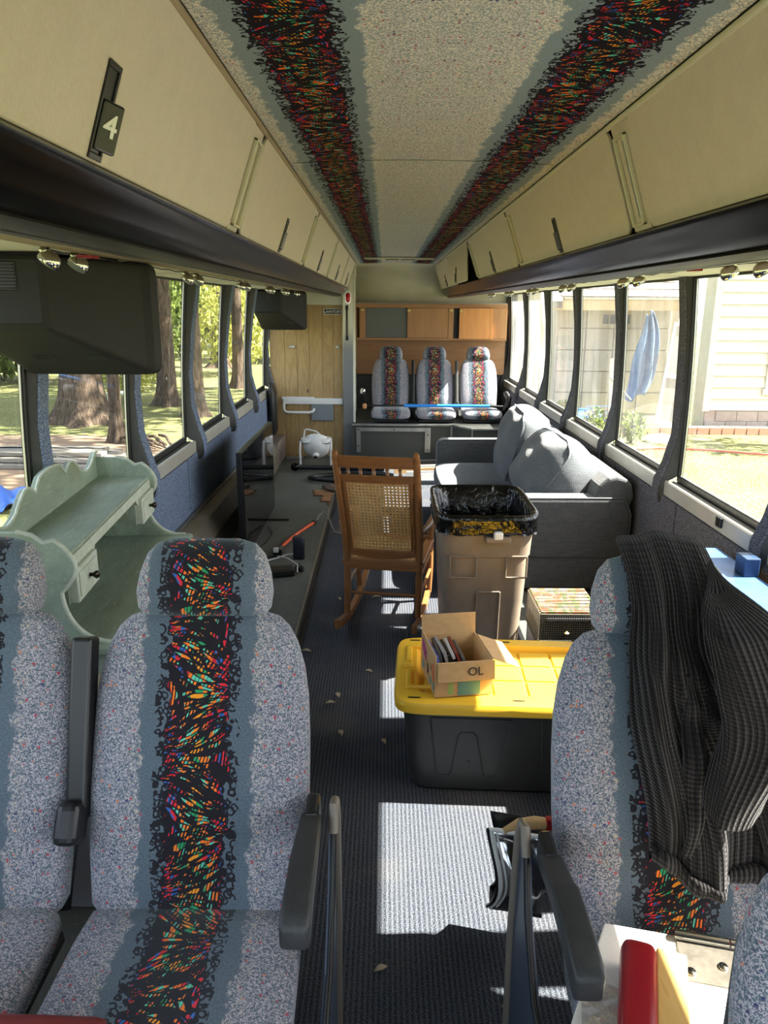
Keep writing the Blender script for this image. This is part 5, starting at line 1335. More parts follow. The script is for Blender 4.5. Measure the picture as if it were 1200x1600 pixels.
# embossed flared rib shapes on the front
b = MB()
def tf(z): return -(0.213+(0.238-0.213)*(z-0.012)/0.288) - 0.001
def poly_line(pts, w=0.004):
    for (xa, za), (xb, zb) in zip(pts[:-1], pts[1:]): b.bar(TM @ Vector((xa, tf(za), za)), TM @ Vector((xb, tf(zb), zb)), w, w)
poly_line([(-0.27, 0.29), (-0.245, 0.075), (-0.24, 0.065), (-0.205, 0.065), (-0.195, 0.075), (-0.175, 0.225), (-0.165, 0.24), (-0.125, 0.24), (-0.112, 0.225), (-0.085, 0.075), (-0.078, 0.065), (-0.045, 0.065), (-0.038, 0.075), (0.0, 0.29)])
poly_line([(0.10, 0.30), (0.115, 0.05)]); poly_line([(-0.27, 0.295), (0.0, 0.295)])
poly_line([(-0.14, 0.13), (-0.135, 0.12), (-0.13, 0.13)], 0.003)
b.build('embossed_rib', M_TOTE, t, bevel=0.001)
# lid
ld = MB(); ld.loft([tr(0.322, .380, .252, 10), tr(0.320, .392, .262, 10), tr(0.345, .394, .264, 10), tr(0.358, .388, .258, 10), tr(0.362, .378, .248, 10), tr(0.362, .318, .195, 12), tr(0.356, .312, .190, 12), tr(0.340, .306, .184, 12)], 72, M=TM)
lid = ld.build('tote_lid', M_YEL, t, smooth=35)
b = MB()   # raised squares in the well
for i in range(5):
    for j in range(3):
        x0 = -0.295 + i*0.119; y0 = -0.172+j*0.116
        MB().box((x0+0.006, y0+0.005, 0.338), (x0+0.113, y0+0.111, 0.346), TM).build('lid_panel', M_YEL, t, bevel=0.003)
for (x0, y0, x1, y1) in ((-0.355, -0.150, -0.335, -0.03), (-0.355, -0.165, -0.22, -0.150), (-0.355, 0.03, -0.335, 0.15), (-0.355, 0.15, -0.22, 0.165), (0.335, -0.15, 0.355, 0.15)):
    MB().box((x0, y0, 0.358), (x1, y1, 0.372), TM).build('lid_rib', M_YEL, t, bevel=0.005)
MB().box((-0.365, -0.02, 0.358), (-0.33, 0.02, 0.374), TM).build('lid_rib', M_YEL, t, bevel=0.005)
for (x, y) in ((-0.325, -0.225), (0.02, -0.228), (-0.325, 0.222), (0.02, 0.225)):
    MB().loft([((x, y, 0.3618), X, Yv, 0.022, 0.0045, 3, 0), ((x, y, 0.3632), X, Yv, 0.022, 0.0045, 3, 0)], 16, M=TM).build('lid_slot', M_GASK, t)

# ================================================================ CARDBOARD BOX WITH CASES
bx = thing('cardboard_box', 'small open cardboard box printed with figures on the yellow lid', 'box', (0.27, 2.36, 0.363))
BM = Matrix.Translation((0.252, 2.385, 0.365)) @ Matrix.Rotation(rad(9), 4, 'Z')
hw, hd, hh = 0.098, 0.115, 0.125
CB = [((-hw, -hd, 0), (hw, -hd+0.004, hh)), ((-hw, hd-0.004, 0), (hw, hd, hh)), ((-hw, -hd+0.004, 0), (-hw+0.004, hd-0.004, hh)), ((hw-0.004, -hd+0.004, 0), (hw, hd-0.004, hh)), ((-hw, -hd, 0), (hw, hd, 0.003))]
b = MB()
for lo, hi in CB: b.box(lo, hi, BM)
b.build('box_body', M_CARD, bx)
# flaps: back stands up, front folded down over the face, right one flops outward, left stands
MB().box((-hw, 0, 0), (hw, 0.003, 0.075), BM @ Matrix.Translation((0, hd-0.003, hh)) @ Matrix.Rotation(rad(-4), 4, 'X')).build('flap', M_CARD, bx)
MB().box((-hw+0.006, -0.003, -0.066), (hw+0.004, 0, 0), BM @ Matrix.Translation((0, -hd-0.002, hh+0.001)) @ Matrix.Rotation(rad(-7), 4, 'X')).build('flap', M_CARD, bx)
MB().box((0, -hd*0.95, 0), (0.10, hd*0.75, 0.003), BM @ Matrix.Translation((hw, 0, hh)) @ Matrix.Rotation(rad(22), 4, 'Y')).build('flap', M_CARD, bx)
MB().box((-0.003, -hd, 0), (0, hd, 0.022), BM @ Matrix.Translation((-hw+0.003, 0, hh))).build('flap', M_CARD, bx)
# printing
M_PINK = mat('print_pink', rgb(176, 62, 120), 0.7); M_TEAL = mat('print_teal', rgb(92, 140, 132), 0.7); M_PBLK = mat('print_dark', rgb(56, 50, 44), 0.7); M_PGRN = mat('print_green', rgb(150, 176, 96), 0.7); M_POR = mat('print_orange', rgb(206, 104, 52), 0.7)
def decal(pts, m, face, nm):
    vs = []
    for a, z in pts:
        vs.append(BM @ (Vector((-hw-0.0008, a, z)) if face == 'l' else Vector((a, -hd-0.0008, z))))
    MB().addv(vs, [tuple(range(len(vs)))]).build(nm, m, bx)
decal([(0.09, 0.135), (0.095, 0.09), (0.03, 0.06), (0.02, 0.10)], M_PINK, 'l', 'printed_patch')
decal([(-0.06, 0.10), (-0.09, 0.11), (-0.105, 0.06), (-0.08, 0.04)], M_POR, 'l', 'printed_patch')
for cx, cz, a, c, m in ((0.07, 0.035, .020, .022, M_TEAL), (0.0, 0.05, .016, .028, M_PBLK), (-0.045, 0.03, .018, .02, M_TEAL), (-0.09, 0.03, .016, .025, M_TEAL)):
    decal([(cx+a*math.cos(k*pi/5)*(1 if k % 2 else .6), cz+c*math.sin(k*pi/5)*(1 if k % 2 else .6)) for k in range(10)], m, 'l', 'printed_figure')
decal([(-0.055, 0.01), (-0.035, 0.01), (-0.038, 0.055), (-0.052, 0.055)], M_PGRN, 'f', 'printed_figure')
decal([(-0.02+0.0, 0.005), (0.055, 0.005), (0.055, 0.058), (-0.02, 0.058)], M_TEAL, 'f', 'printed_patch')
decal([(0.018+0.018*math.cos(k*pi/6)*(1 if k % 2 else .75), 0.030+0.018*math.sin(k*pi/6)*(1 if k % 2 else .75)) for k in range(12)], mat('print_cream', rgb(226, 214, 180), 0.7), 'f', 'printed_figure')
bpy.data.objects[bx.children[-1].name].location.y -= 0.0006
text_obj('printing', 'OL', 0.040, BM @ Matrix.Translation((0.035, -hd-0.0115, hh-0.032)) @ Matrix.Rotation(rad(-7), 4, 'X') @ Matrix.Rotation(pi/2, 4, 'X'), M_PBLK, bx, 0.0002)
text_obj('printing', '11', 0.030, BM @ Matrix.Translation((-hw-0.001, 0.045, 0.085)) @ Matrix.Rotation(-pi/2, 4, 'Z') @ Matrix.Rotation(pi/2, 4, 'X'), M_PBLK, bx, 0.0002)
# disc cases standing in the box
cols = [('blue and black disc case leaning in the cardboard box, nearest its left flap', rgb(94, 112, 190)), ('dark grey disc case second from the left in the cardboard box', rgb(70, 72, 80)), ('pale grey disc case in the middle of the cardboard box', rgb(140, 142, 146)), ('black disc case right of the middle in the cardboard box', rgb(28, 28, 30)),
        ('silver-edged disc case fourth in the row in the cardboard box', rgb(176, 176, 178)), ('dark red and brown disc case at the right in the cardboard box', rgb(120, 52, 40)), ('grey disc case beside the box wall, rightmost in the row', rgb(100, 98, 96))]
for i, (l, c) in enumerate(cols):
    ct = thing('disc_case', l, 'disc case', (0.2+i*0.018, 2.40, 0.37), 0, 'disc cases in the cardboard box')
    Mx = BM @ Matrix.Translation((-0.062+i*0.019, 0.01, 0.006)) @ Matrix.Rotation(rad(-10-2*i), 4, 'Y') @ Matrix.Rotation(rad(R.uniform(-2, 2)), 4, 'Z')
    MB().box((-0.005, -0.066, 0), (0.005, 0.066, 0.120+0.006*(i % 3)), Mx).build('case_shell', mat('case_colour_%d' % i, c, 0.3), ct, bevel=0.001)
    MB().box((-0.0056, -0.062, 0.01), (0.0056, 0.062, 0.117+0.006*(i % 3)), Mx).build('paper_insert', M_PLG if i % 2 else M_WPAINT, ct)
t = thing('black_disc', 'black round disc tucked in the front left of the cardboard box', 'disc', (0.18, 2.33, 0.40))
MB().lathe([(0.008, 0), (0.045, 0), (0.046, 0.004), (0.008, 0.004)], 28, BM @ Matrix.Translation((-0.055, -0.055, 0.085)) @ Matrix.Rotation(rad(58), 4, 'X') @ Matrix.Rotation(rad(-14), 4, 'Y')).build('disc_ring', M_BLK, t, smooth=40)

# ================================================================ BAG BEHIND THE RIGHT ARMREST
t = thing('mesh_bag', 'clear and black zip bag with pale piping hanging beside the right armrest', 'bag', (0.27, 1.62, 0.3))
def bagsurf(u, v):
    x = 0.28 + 0.13*u; z = 0.12 + 0.25*v
    y = 1.62 - 0.05*math.sin(pi*min(1, v*1.1)) - 0.03*u + 0.012*math.sin(9*u+4*v)*math.sin(pi*v) - 0.02*v
    x += 0.015*math.sin(v*4) - 0.02*(1-v)*0
    return (x, y, z)
bg_ = MB().grid(bagsurf, 14, 16)
bg_.build('bag_front', M_CLEAR, t, smooth=180, solid=0.0015)
MB().grid(lambda u, v: tuple(Vector(bagsurf(u, v))+Vector((0.01, 0.07, 0))), 10, 10).build('bag_back', M_RUB, t, smooth=180, solid=0.003)
MB().grid(lambda u, v: tuple(Vector(bagsurf(u, v*0.0)).lerp(Vector(bagsurf(u, 0))+Vector((0.01, 0.07, 0)), v)), 10, 3).build('bag_base', M_RUB, t, smooth=180, solid=0.003)
MB().tube([bagsurf(0.02, v/10) for v in range(11)] + [bagsurf(u/8, 1.0) for u in range(1, 9)], 0.006, 8).build('bag_piping', M_PAPER, t, smooth=60)
MB().tube([bagsurf(0.12, v/10) for v in range(11)], 0.003, 6).build('bag_piping', M_PAPER, t, smooth=60)
MB().tube([Vector(bagsurf(-0.04, v/10)) for v in range(11)], 0.005, 6).build('bag_zip', M_RUB, t, smooth=60)
MB().tube([bagsurf(0.0, 0), bagsurf(0.3, 0.02), bagsurf(0.6, 0.0), bagsurf(1, 0)], 0.006, 6).build('bag_piping', M_RUB, t, smooth=60)
MB().grid(lambda u, v: (0.305+0.08*u+0.006*math.sin(v*6), 1.62+0.02*math.sin(u*5+v*3), 0.14+0.12*v*(1-0.3*u)), 8, 8).build('bag_filling', M_WCORD, t, smooth=180, solid=0.01)
MB().tube([bagsurf(0.25, 1.0), (0.34, 1.60, 0.385), (0.38, 1.60, 0.39), (0.405, 1.60, 0.388)], 0.012, 8, rs=[.008, .014, .016, .014]).build('bag_handle', M_CARD, t, smooth=60)
MB().cbox((0.415, 1.60, 0.388), (0.022, 0.02, 0.032)).build('red_end', M_RED, t, bevel=0.004)

# ================================================================ ON THE RIGHT SEAT: white board, hinge, red pad
M_HINGE = grainy('worn_steel', rgb(84, 80, 74), rgb(120, 114, 104), 40, 0.35, 0.6)
t = thing('white_board', 'white painted board with a metal hinge lying on the right front seat', 'board', (0.72, 0.95, 0.47))
WM = Matrix.Translation((0.42, 1.168, 0.487)) @ Matrix.Rotation(rad(-13), 4, 'Z') @ Matrix.Rotation(rad(3), 4, 'X')
MB().prism([(0.0, 0.0), (0.80, 0.0), (0.80, -0.40), (0.02, -0.40), (-0.065, -0.235), (-0.06, -0.21)], 0.0, 0.018, 'z', WM).build('board_panel', M_WPAINT, t, bevel=0.003)
h = MB(); h.box((0.125, -0.095, 0.018), (0.29, -0.015, 0.021), WM)
hg = h.build('hinge_plate', M_HINGE, t, bevel=0.002)
q = MB()
for a, c in ((0.122, 0.215), (0.218, 0.245), (0.248, 0.34)): q.tube([WM @ Vector((a, -0.006, 0.026)), WM @ Vector((c, -0.006, 0.026))], 0.0095, 14)
q.build('hinge_knuckle', M_CHROME, hg, smooth=50)
for x, y in ((0.142, -0.078), (0.198, -0.055), (0.265, -0.078)):
    s_ = MB(); s_.lathe([(0.0085, 0), (0.008, 0.003), (0.004, 0.0045), (0.0, 0.0045)], 16, WM @ Matrix.Translation((x, y, 0.021))); s = s_.build('screw', M_CHROME, hg, smooth=50)
h = MB(); h.box((0.125, -0.012, 0.018), (0.33, -0.002, 0.0205), WM); h.build('hinge_leaf', M_ALU, hg, bevel=0.001)
# clear wrinkled plastic sleeve at the near left corner of the board
tag(MB().grid(lambda u, v: tuple(WM @ Vector((-0.045+0.13*u, -0.26+0.12*v, 0.021+0.004*math.sin(u*14)*math.sin(v*17)+0.003))), 16, 16).build('plastic_sleeve', M_CLEAR, None, smooth=180), 'crinkled clear plastic sleeve under the front of the right armrest', 'sleeve')
t = thing('padded_rail', 'pine rail with a red vinyl pad, lying on the white board', 'padded rail', (0.40, 0.85, 0.5))
RM = Matrix.Translation((0.456, 1.072, 0.512)) @ Matrix.Rotation(rad(-18.5), 4, 'Z')
rg = []
for y, s in ((0.0, 0.5), (-0.006, 0.9), (-0.016, 1.0), (-0.2, 1.0), (-0.45, 1.0)): rg.append(((-0.006, y, 0.022), X, Zv, 0.030*s, 0.030*s, 4, y))
MB().loft(rg, 24, M=RM).build('red_pad', M_RED, t, smooth=60)
MB().box((0.022, -0.45, 0.0), (0.072, 0.0, 0.040), RM).build('pine_rail', M_PINE, t, bevel=0.003)
# red vinyl edge bottom-left of the frame
t = thing('vinyl_roll', 'dark red vinyl roll lying on the left seat cushions, at the bottom edge', 'padded rail', (-0.6, 0.96, 0.462))
MB().loft([((x, 0.938-0.03*(x+0.44), 0.487), Yv, Zv, 0.03*s, 0.027*s, 3, 0) for x, s in ((-1.0, 1), (-0.46, 1), (-0.445, 0.9), (-0.438, 0.4))], 20).build('red_pad', mat('maroon_vinyl', rgb(112, 40, 38), 0.4), t, smooth=60)

# ================================================================ BLUE BENCH
t = thing('blue_bench', 'pale blue painted plank bench behind the right seats', 'bench', (1.2, 2.6, 0.03))
for k, (a, c) in enumerate(((1.01, 1.17), (1.185, 1.36))):
    MB().box((a, 1.75, 0.655), (c, 2.93, 0.68)).build('plank', M_BLUEP, t, bevel=0.004)
MB().box((1.02, 1.80, 0.60), (1.35, 1.85, 0.655)).build('batten', M_BLUED, t, bevel=0.003)
MB().box((1.02, 2.80, 0.60), (1.35, 2.85, 0.655)).build('batten', M_BLUED, t, bevel=0.003)
for x, y in ((1.05, 1.82), (1.24, 1.82), (1.05, 2.84), (1.24, 2.84)): MB().box((x-0.02, y-0.02, 0.031), (x+0.02, y+0.02, 0.60)).build('leg', M_BLUED, t, bevel=0.003)
MB().box((1.305, 2.58, 0.68), (1.36, 2.66, 0.75)).build('upright_block', M_BLUED, t, bevel=0.004)
tag(MB().box((0.98, 2.98, 0.031), (1.02, 3.02, 0.60)).build('white_post', M_WPAINT, None, bevel=0.004), 'white post end sticking up beside the sofa, behind the black garment', 'post')

# ================================================================ BLACK KNITTED GARMENT
t = thing('black_cardigan', 'black waffle-knit garment draped over the right seat headrest, hanging in folds', 'garment', (0.70, 1.30, 0.9))
def sm(a, b, x):
    x = max(0, min(1, (x-a)/(b-a))); return x*x*(3-2*x)
def lerp(a, b, k): return a+(b-a)*k
def drape(u, v):
    """u across 0 (aisle side) .. 1 (window side); v 0 = behind, .22 = crest, 1 = hem in front"""
    crest = 0.22
    xl = lerp(0.56, 0.487, sm(.10, .24, v)); xl = lerp(xl, 0.475, sm(.3, .5, v)); xl = lerp(xl, 0.505, sm(.62, .95, v))
    xr = lerp(0.765, 0.80, sm(.2, .5, v)); xr = lerp(xr, 1.15, sm(.40, .92, v))
    x = lerp(xl, xr, u)
    topz = 1.160 - 0.02*abs(u-0.32)*2 - 0.26*sm(0.62, 1.0, u)
    if v < crest:
        k = v/crest; ang = (1-k)
        z = topz - 0.42*ang**1.6; y = 1.535 + 0.13*math.sin(min(1, ang*1.5)*pi/2) 
    else:
        k = (v-crest)/(1-crest)
        L = 0.585 + 0.008*math.sin(u*5) - 0.05*sm(.12, 0, u)
        ff = 0.045*(1-math.exp(-k*14))
        z = topz - L*k
        z += 0.010*k*math.sin(u*9+0.5)
        y = 1.515 - 0.075*(1-math.exp(-k*12)) - 0.33*(topz-z)*1.0
        y -= ff
    # folds fan out downward
    w = sm(crest, 0.75, v)
    a = u*9.5 + 1.4*v
    f = 0.024*math.sin(a*1.6 - v*3.0) + 0.013*math.sin(a*3.3+2.2*v+1) + 0.006*math.sin(a*7.1-4*v)
    y -= (0.3+0.9*w)*f
    x += 0.012*w*math.cos(a*1.6 - v*3)
    # diagonal gather crossing the front
    dgl = (u*0.62 + 0.30) - v
    y -= 0.030*math.exp(-(dgl/0.07)**2)*sm(.3, .5, v)
    y -= 0.022*math.exp(-((u*0.8+0.05-v+0.28)/0.05)**2)*sm(.4, .6, v)
    if v < crest: y += 0.0
    return (x, y, z)
MB().grid(drape, 90, 110, lambda u, v: (u*0.55*(0.75+0.25*v), v*0.80)).build('garment_body', M_RIB, t, smooth=180, solid=0.006)
# sleeve hanging in front, right of the headrest
def sleeve(u, v):
    th = u*2*pi
    cxp = 0.625 + 0.085*math.sin(v*2.2) - 0.05*sm(.55, 1, v); z = 1.135 - 0.41*v
    r = (0.060 + 0.018*math.sin(v*pi) - 0.012*v)*(0.12+0.88*sm(0, 0.22, v))
    yb = 1.335 - 0.33*(1.10-z) - 0.015
    f = 1 + 0.10*math.sin(3*th+v*7) + 0.05*math.sin(5*th - 6*v)
    return (cxp + r*math.cos(th)*f*1.05, yb + r*0.55*math.sin(th)*f + 0.035*sm(0.2, 0, v), z + 0.02*math.sin(th))
MB().grid(sleeve, 40, 60, lambda u, v: (u*0.36, v*0.44)).build('sleeve', M_RIB, t, smooth=180)
# hem roll and inner fold at the bottom
def hem(u, v):
    th = v*2*pi
    c = Vector(drape(u, 1.0)); r = 0.012+0.004*math.sin(u*22)
    return (c.x, c.y+r*math.cos(th)*0.9-0.004, c.z+r*math.sin(th)*1.3)
MB().grid(hem, 80, 12, lambda u, v: (u*0.75, v*0.08)).build('hem', M_RIB, t, smooth=180)
for k, (u0, v0, u1, v1, r) in enumerate(((0.30, .50, .12, .94, .018), (0.42, .55, .38, .94, .016), (0.60, .5, .62, .94, .018))):
    def fold(u, v, k=k, u0=u0, v0=v0, u1=u1, v1=v1, r=r):
        th = u*2*pi; c = Vector(drape(lerp(u0, u1, v)+0.02*math.sin(v*5+k), lerp(v0, v1, v))); rr = r*math.sin(max(0.04, min(1, v*1.15))*pi*0.86)+0.003
        return (c.x+rr*math.cos(th)*1.2, c.y-0.004+rr*math.sin(th)*0.8, c.z)
    MB().grid(fold, 16, 40, lambda u, v: (u*0.10, v*0.3)).build('fold', M_RIB, t, smooth=180)

# ================================================================ OUTSIDE, RIGHT: HOUSE
hs = thing('house', 'white clapboard house with low-roofed garage wing seen through the right windows', 'house', (9, 16, -0.75))
GZ = -0.75
WY = 15.0
# main wall: siding boards
MB().box((6.35, WY+0.02, GZ), (15, WY+0.6, 5.0)).build('house_wall', M_SIDE, hs)
MB().box((6.35, WY-0.01, GZ-0.1), (15, WY+0.02, GZ+0.42)).build('foundation', M_STONE, hs)
for r_ in range(2):
    for k in range(12):
        x0 = 6.36+k*0.42+(0.21 if r_ else 0); MB().box((x0, WY-0.03, GZ+0.0+r_*0.205), (x0+0.41, WY, GZ+0.197+r_*0.205)).build('foundation_block', M_STONE, hs, bevel=0.006)
first = None
for k in range(20):
    z = GZ+0.42+k*0.225
    vs = [(6.38, WY-0.035, z), (14.5, WY-0.035, z), (14.5, WY+0.0, z+0.235), (6.38, WY+0.0, z+0.235), (6.38, WY+0.02, z), (14.5, WY+0.02, z), (14.5, WY+0.02, z+0.235), (6.38, WY+0.02, z+0.235)]
    MB().addv(vs, [(0, 1, 2, 3), (0, 4, 5, 1), (0, 3, 7, 4), (1, 5, 6, 2), (3, 2, 6, 7)]).build('siding_board', M_SIDE, hs)
MB().box((6.28, WY-0.05, GZ+0.40), (6.42, WY+0.03, 4.6)).build('corner_board', M_SIDE, hs, bevel=0.005)
w = MB()
for lo, hi in (((7.42, WY-0.07, -0.02), (8.9, WY-0.03, 0.10)), ((7.46, WY-0.06, 0.10), (7.58, WY-0.03, 1.75)), ((8.7, WY-0.06, 0.10), (8.82, WY-0.03, 1.75)), ((7.42, WY-0.07, 1.75), (8.9, WY-0.03, 1.88)), ((7.58, WY-0.055, 0.9), (8.7, WY-0.03, 0.96))): w.box(lo, hi)
ho = w.build('house_window', M_SIDE, hs, bevel=0.004)
MB().box((7.58, WY-0.038, 0.10), (8.7, WY-0.034, 1.75)).build('window_pane', mat('house_pane', rgb(150, 166, 180), 0.1), ho)
# garage wing, set back
GY = 17.2
MB().box((3.78, GY+0.05, GZ), (6.5, GY+3, 1.75)).build('garage_wall', M_GARD, hs)
for r_ in range(5):
    for c_ in range(4):
        if r_ == 4 and c_ == 2: continue
        x0 = 3.84+c_*0.62; z0 = GZ+0.05+r_*0.47
        MB().box((x0, GY, z0), (x0+0.60, GY+0.05, z0+0.455)).build('garage_panel', M_GARD, hs, bevel=0.012)
for c_ in range(4):
    MB().box((4.80+c_*0.155, GY-0.002, 1.27), (4.93+c_*0.155, GY+0.03, 1.47)).build('garage_pane', mat('garage_pane', rgb(70, 78, 84), 0.1) if 'garage_pane' not in bpy.data.materials else bpy.data.materials['garage_pane'], hs)
MB().box((3.7, GY-0.9, 1.56), (6.3, GY-0.82, 1.80)).build('fascia', M_BEIGE, hs, bevel=0.005)
MB().box((3.7, GY-0.95, 1.78), (6.3, GY-0.82, 1.83)).build('gutter', M_SIDE, hs, bevel=0.01)
MB().box((3.7, GY-0.82, 1.56), (6.3, GY+0.1, 1.60)).build('soffit', M_BEIGE, hs)
for k in range(9):
    y = GY-0.95+k*0.45; z = 1.82+k*0.16
    MB().addv([(3.65, y, z), (6.3, y, z), (6.3, y+0.5, z+0.17), (3.65, y+0.5, z+0.17), (3.65, y, z+0.03), (6.3, y, z+0.03), (6.3, y+0.5, z+0.18), (3.65, y+0.5, z+0.18)], [(0, 3, 2, 1), (4, 5, 6, 7), (0, 1, 5, 4), (1, 2, 6, 5), (2, 3, 7, 6), (3, 0, 4, 7)]).build('shingle_course', M_SHING, hs)
MB().box((4.95, GY-0.96, GZ), (5.05, GY-0.86, 1.56)).build('porch_post', M_BEIGE, hs, bevel=0.01)
# leaning pale door panels and hanging blue tarp near the corner
dt = thing('leaning_door', 'pale framed door leaning against the house wall beside the blue tarp', 'door', (5.75, 15.9, GZ))
DMx = Matrix.Translation((5.62, 15.7, GZ+0.02)) @ Matrix.Rotation(rad(8), 4, 'Y') @ Matrix.Rotation(rad(-6), 4, 'X')
for lo, hi in (((0, 0, 0), (0.06, 0.04, 2.1)), ((0.44, 0, 0), (0.5, 0.04, 2.1)), ((0.06, 0, 2.03), (0.44, 0.04, 2.1)), ((0.06, 0, 0), (0.44, 0.04, 0.08)), ((0.06, 0, 0.98), (0.44, 0.04, 1.06))): MB().box(lo, hi, DMx).build('door_frame', M_SIDE, dt, bevel=0.004)
MB().box((0.06, 0.015, 0.08), (0.44, 0.025, 2.03), DMx).build('door_panel', M_GARD, dt)
tp = MB().grid(lambda u, v: (5.02+0.52*u*(0.25+0.75*math.sin((1-v)*2.3))+0.30*v+0.03*math.sin(v*9), 15.9+0.07*math.sin(u*14+v*3)+0.05*math.sin(v*8), 1.50-1.70*(1-v)-0.08*math.sin(u*6)), 24, 22)
tag(tp.build('hanging_tarp', grainy('faded_blue_tarp', rgb(84, 110, 146), rgb(112, 138, 170), 6, 0.6), None, smooth=180, solid=0.01), 'blue tarp hanging in the shade by the house corner', 'tarp')
# yard things
pts = [(4.0+0.35*k, 12.7+0.25*math.sin(k*0.6)-0.02*k, GZ+0.03) for k in range(20)]
tag(MB().tube(pts, 0.022, 6).build('garden_hose', mat('hose_red', rgb(186, 98, 84), 0.5), None, smooth=60), 'reddish garden hose lying across the sunlit lawn', 'hose')
bl = thing('brick_border', 'low pinkish brick border at the foot of the house', 'brick border', (5.2, 14.6, GZ))
for k in range(16): MB().box((4.15+k*0.24, 14.55, GZ), (4.37+k*0.24, 14.75, GZ+0.14)).build('brick', mat('brick_pink', rgb(186, 140, 116), 0.9) if 'brick_pink' not in bpy.data.materials else bpy.data.materials['brick_pink'], bl, bevel=0.008)
tag(MB().loft([((5.05, 13.7, GZ+z), X, Yv, a, a*0.6, 2.4, 0) for z, a in ((0, .28), (0.05, .30), (0.12, .2), (0.15, .05))], 16).build('white_sack', M_PAPER, None, smooth=60), 'crumpled white sack on the lawn before the brick border', 'sack')
tag(MB().loft([((3.95, 15.9, GZ+z), X, Yv, a, a*0.5, 2.4, 0) for z, a in ((0.0, .75), (0.1, .8), (0.25, .75), (0.3, .5))], 24).build('blue_pool', M_TARP, None, smooth=60), 'folded blue plastic sheet on the ground at the garage door', 'sheet')
tag(MB().tube([(4.55, 15.2, GZ), (4.5, 15.2, 0.2), (4.48, 15.2, 0.65)], 0.04, 8).build('white_pipe', M_SIDE, None, smooth=60), 'upright white pipe in front of the garage door', 'pipe')
tag(MB().tube([(4.45, 15.15, 0.30), (4.9, 15.1, -0.15)], 0.02, 8).build('grey_lever', M_ALU, None, smooth=60), 'slanting grey rod crossing the white pipe', 'rod')
# pale trailer or wall seen through the dustiest panes
tl_ = thing('white_trailer', 'pale blank trailer side seen through the dusty rear right windows', 'trailer', (3.0, 22, GZ))
MB().box((1.7, 21.5, GZ+0.5), (4.3, 24.0, 2.9)).build('trailer_body', M_SIDE, tl_, bevel=0.05)
for k in range(5): MB().box((2.0+k*0.45, 21.485, GZ+0.5), (2.03+k*0.45, 21.5, 2.85)).build('panel_rib', M_GARD, tl_)
MB().lathe([(0.1, -0.1), (0.36, -0.1), (0.36, 0.1), (0.1, 0.1)], 20, Matrix.Translation((2.6, 21.8, GZ+0.36)) @ Matrix.Rotation(pi/2, 4, 'Y')).build('wheel', M_RUB, tl_)

# ================================================================ VEGETATION
def leafcloud(b, centre, rad_, n, size, rr, squash=0.8):
    for _ in range(n):
        d = Vector((rr.gauss(0, 1), rr.gauss(0, 1), rr.gauss(0, 1))).normalized()*(rr.random()**0.45)
        p = Vector(centre)+Vector((d.x*rad_[0], d.y*rad_[1], d.z*rad_[2]))
        e = Euler((rr.uniform(0, 6.3), rr.uniform(0, 6.3), rr.uniform(0, 6.3))).to_matrix()
        s = size*rr.uniform(0.6, 1.3)
        a = e @ Vector((s, 0, 0)); c = e @ Vector((0, s*0.5, 0))
        b.addv([p-a, p-c, p+a, p+c], [(0, 1, 2, 3)])
def trunk(nm, t, x, y, r, h, seed, lean=0.0, roots=True):
    rr = random.Random(seed); vs = []; fs = []; n = 22
    hs_ = [0, 0.06, 0.14, 0.26, 0.42, 0.65, 1.0, 1.6, 2.4, 3.4, 4.6, h]
    ph = [rr.uniform(0, 6.3) for _ in range(4)]
    for z in hs_:
        fl_ = 1.0 + (0.75*math.exp(-z/0.20) + 0.22*math.exp(-z/0.8) if roots else 0.2*math.exp(-z/0.4))
        for j in range(n):
            th = 2*pi*j/n
            k = 1 + (0.34*math.exp(-z/0.3) if roots else 0)*math.sin(5*th+ph[0]) + 0.07*math.sin(3*th+ph[1]+z) + 0.04*math.sin(8*th+ph[2]+z*2)
            q = r*fl_*k*(1-0.035*z)
            vs.append((x+q*math.cos(th)+lean*z, y+q*math.sin(th), GZ-0.05+z))
    for i in range(len(hs_)-1):
        for j in range(n): fs.append((i*n+j, i*n+(j+1) % n, (i+1)*n+(j+1) % n, (i+1)*n+j))
    return MB().addv(vs, fs).build(nm, M_BARK, t, smooth=180)
def tree(x, y, r, h, label, seed, crown=None, m=M_LEAF, lean=0.0, n=2200, leafsize=0.13, grp='trees beyond the left windows'):
    t = thing('tree', label, 'tree', (x, y, GZ), 0, grp)
    trunk('trunk', t, x, y, r, h, seed, lean)
    rr = random.Random(seed+50)
    br = MB()
    for k in range(6):
        a = rr.uniform(0, 6.3); z = rr.uniform(h*0.45, h*0.9); L = rr.uniform(1.0, 2.6)
        p = Vector((x+lean*z, y, GZ+z)); br.tube([p, p+Vector((math.cos(a)*L*0.5, math.sin(a)*L*0.5, 0.4)), p+Vector((math.cos(a)*L, math.sin(a)*L, 1.1))], r*0.3, 6, rs=[r*0.35, r*0.22, r*0.08])
    br.build('branch', M_BARK, t, smooth=60)
    b = MB()
    for (dx, dy, dz, ra) in (crown or [(0, 0, h, 2.4)]): leafcloud(b, (x+dx, y+dy, GZ+dz), (ra, ra, ra*0.75), n, leafsize, rr)
    f = b.build('foliage', m, t, fixn=False); f['kind'] = 'stuff'
    return t
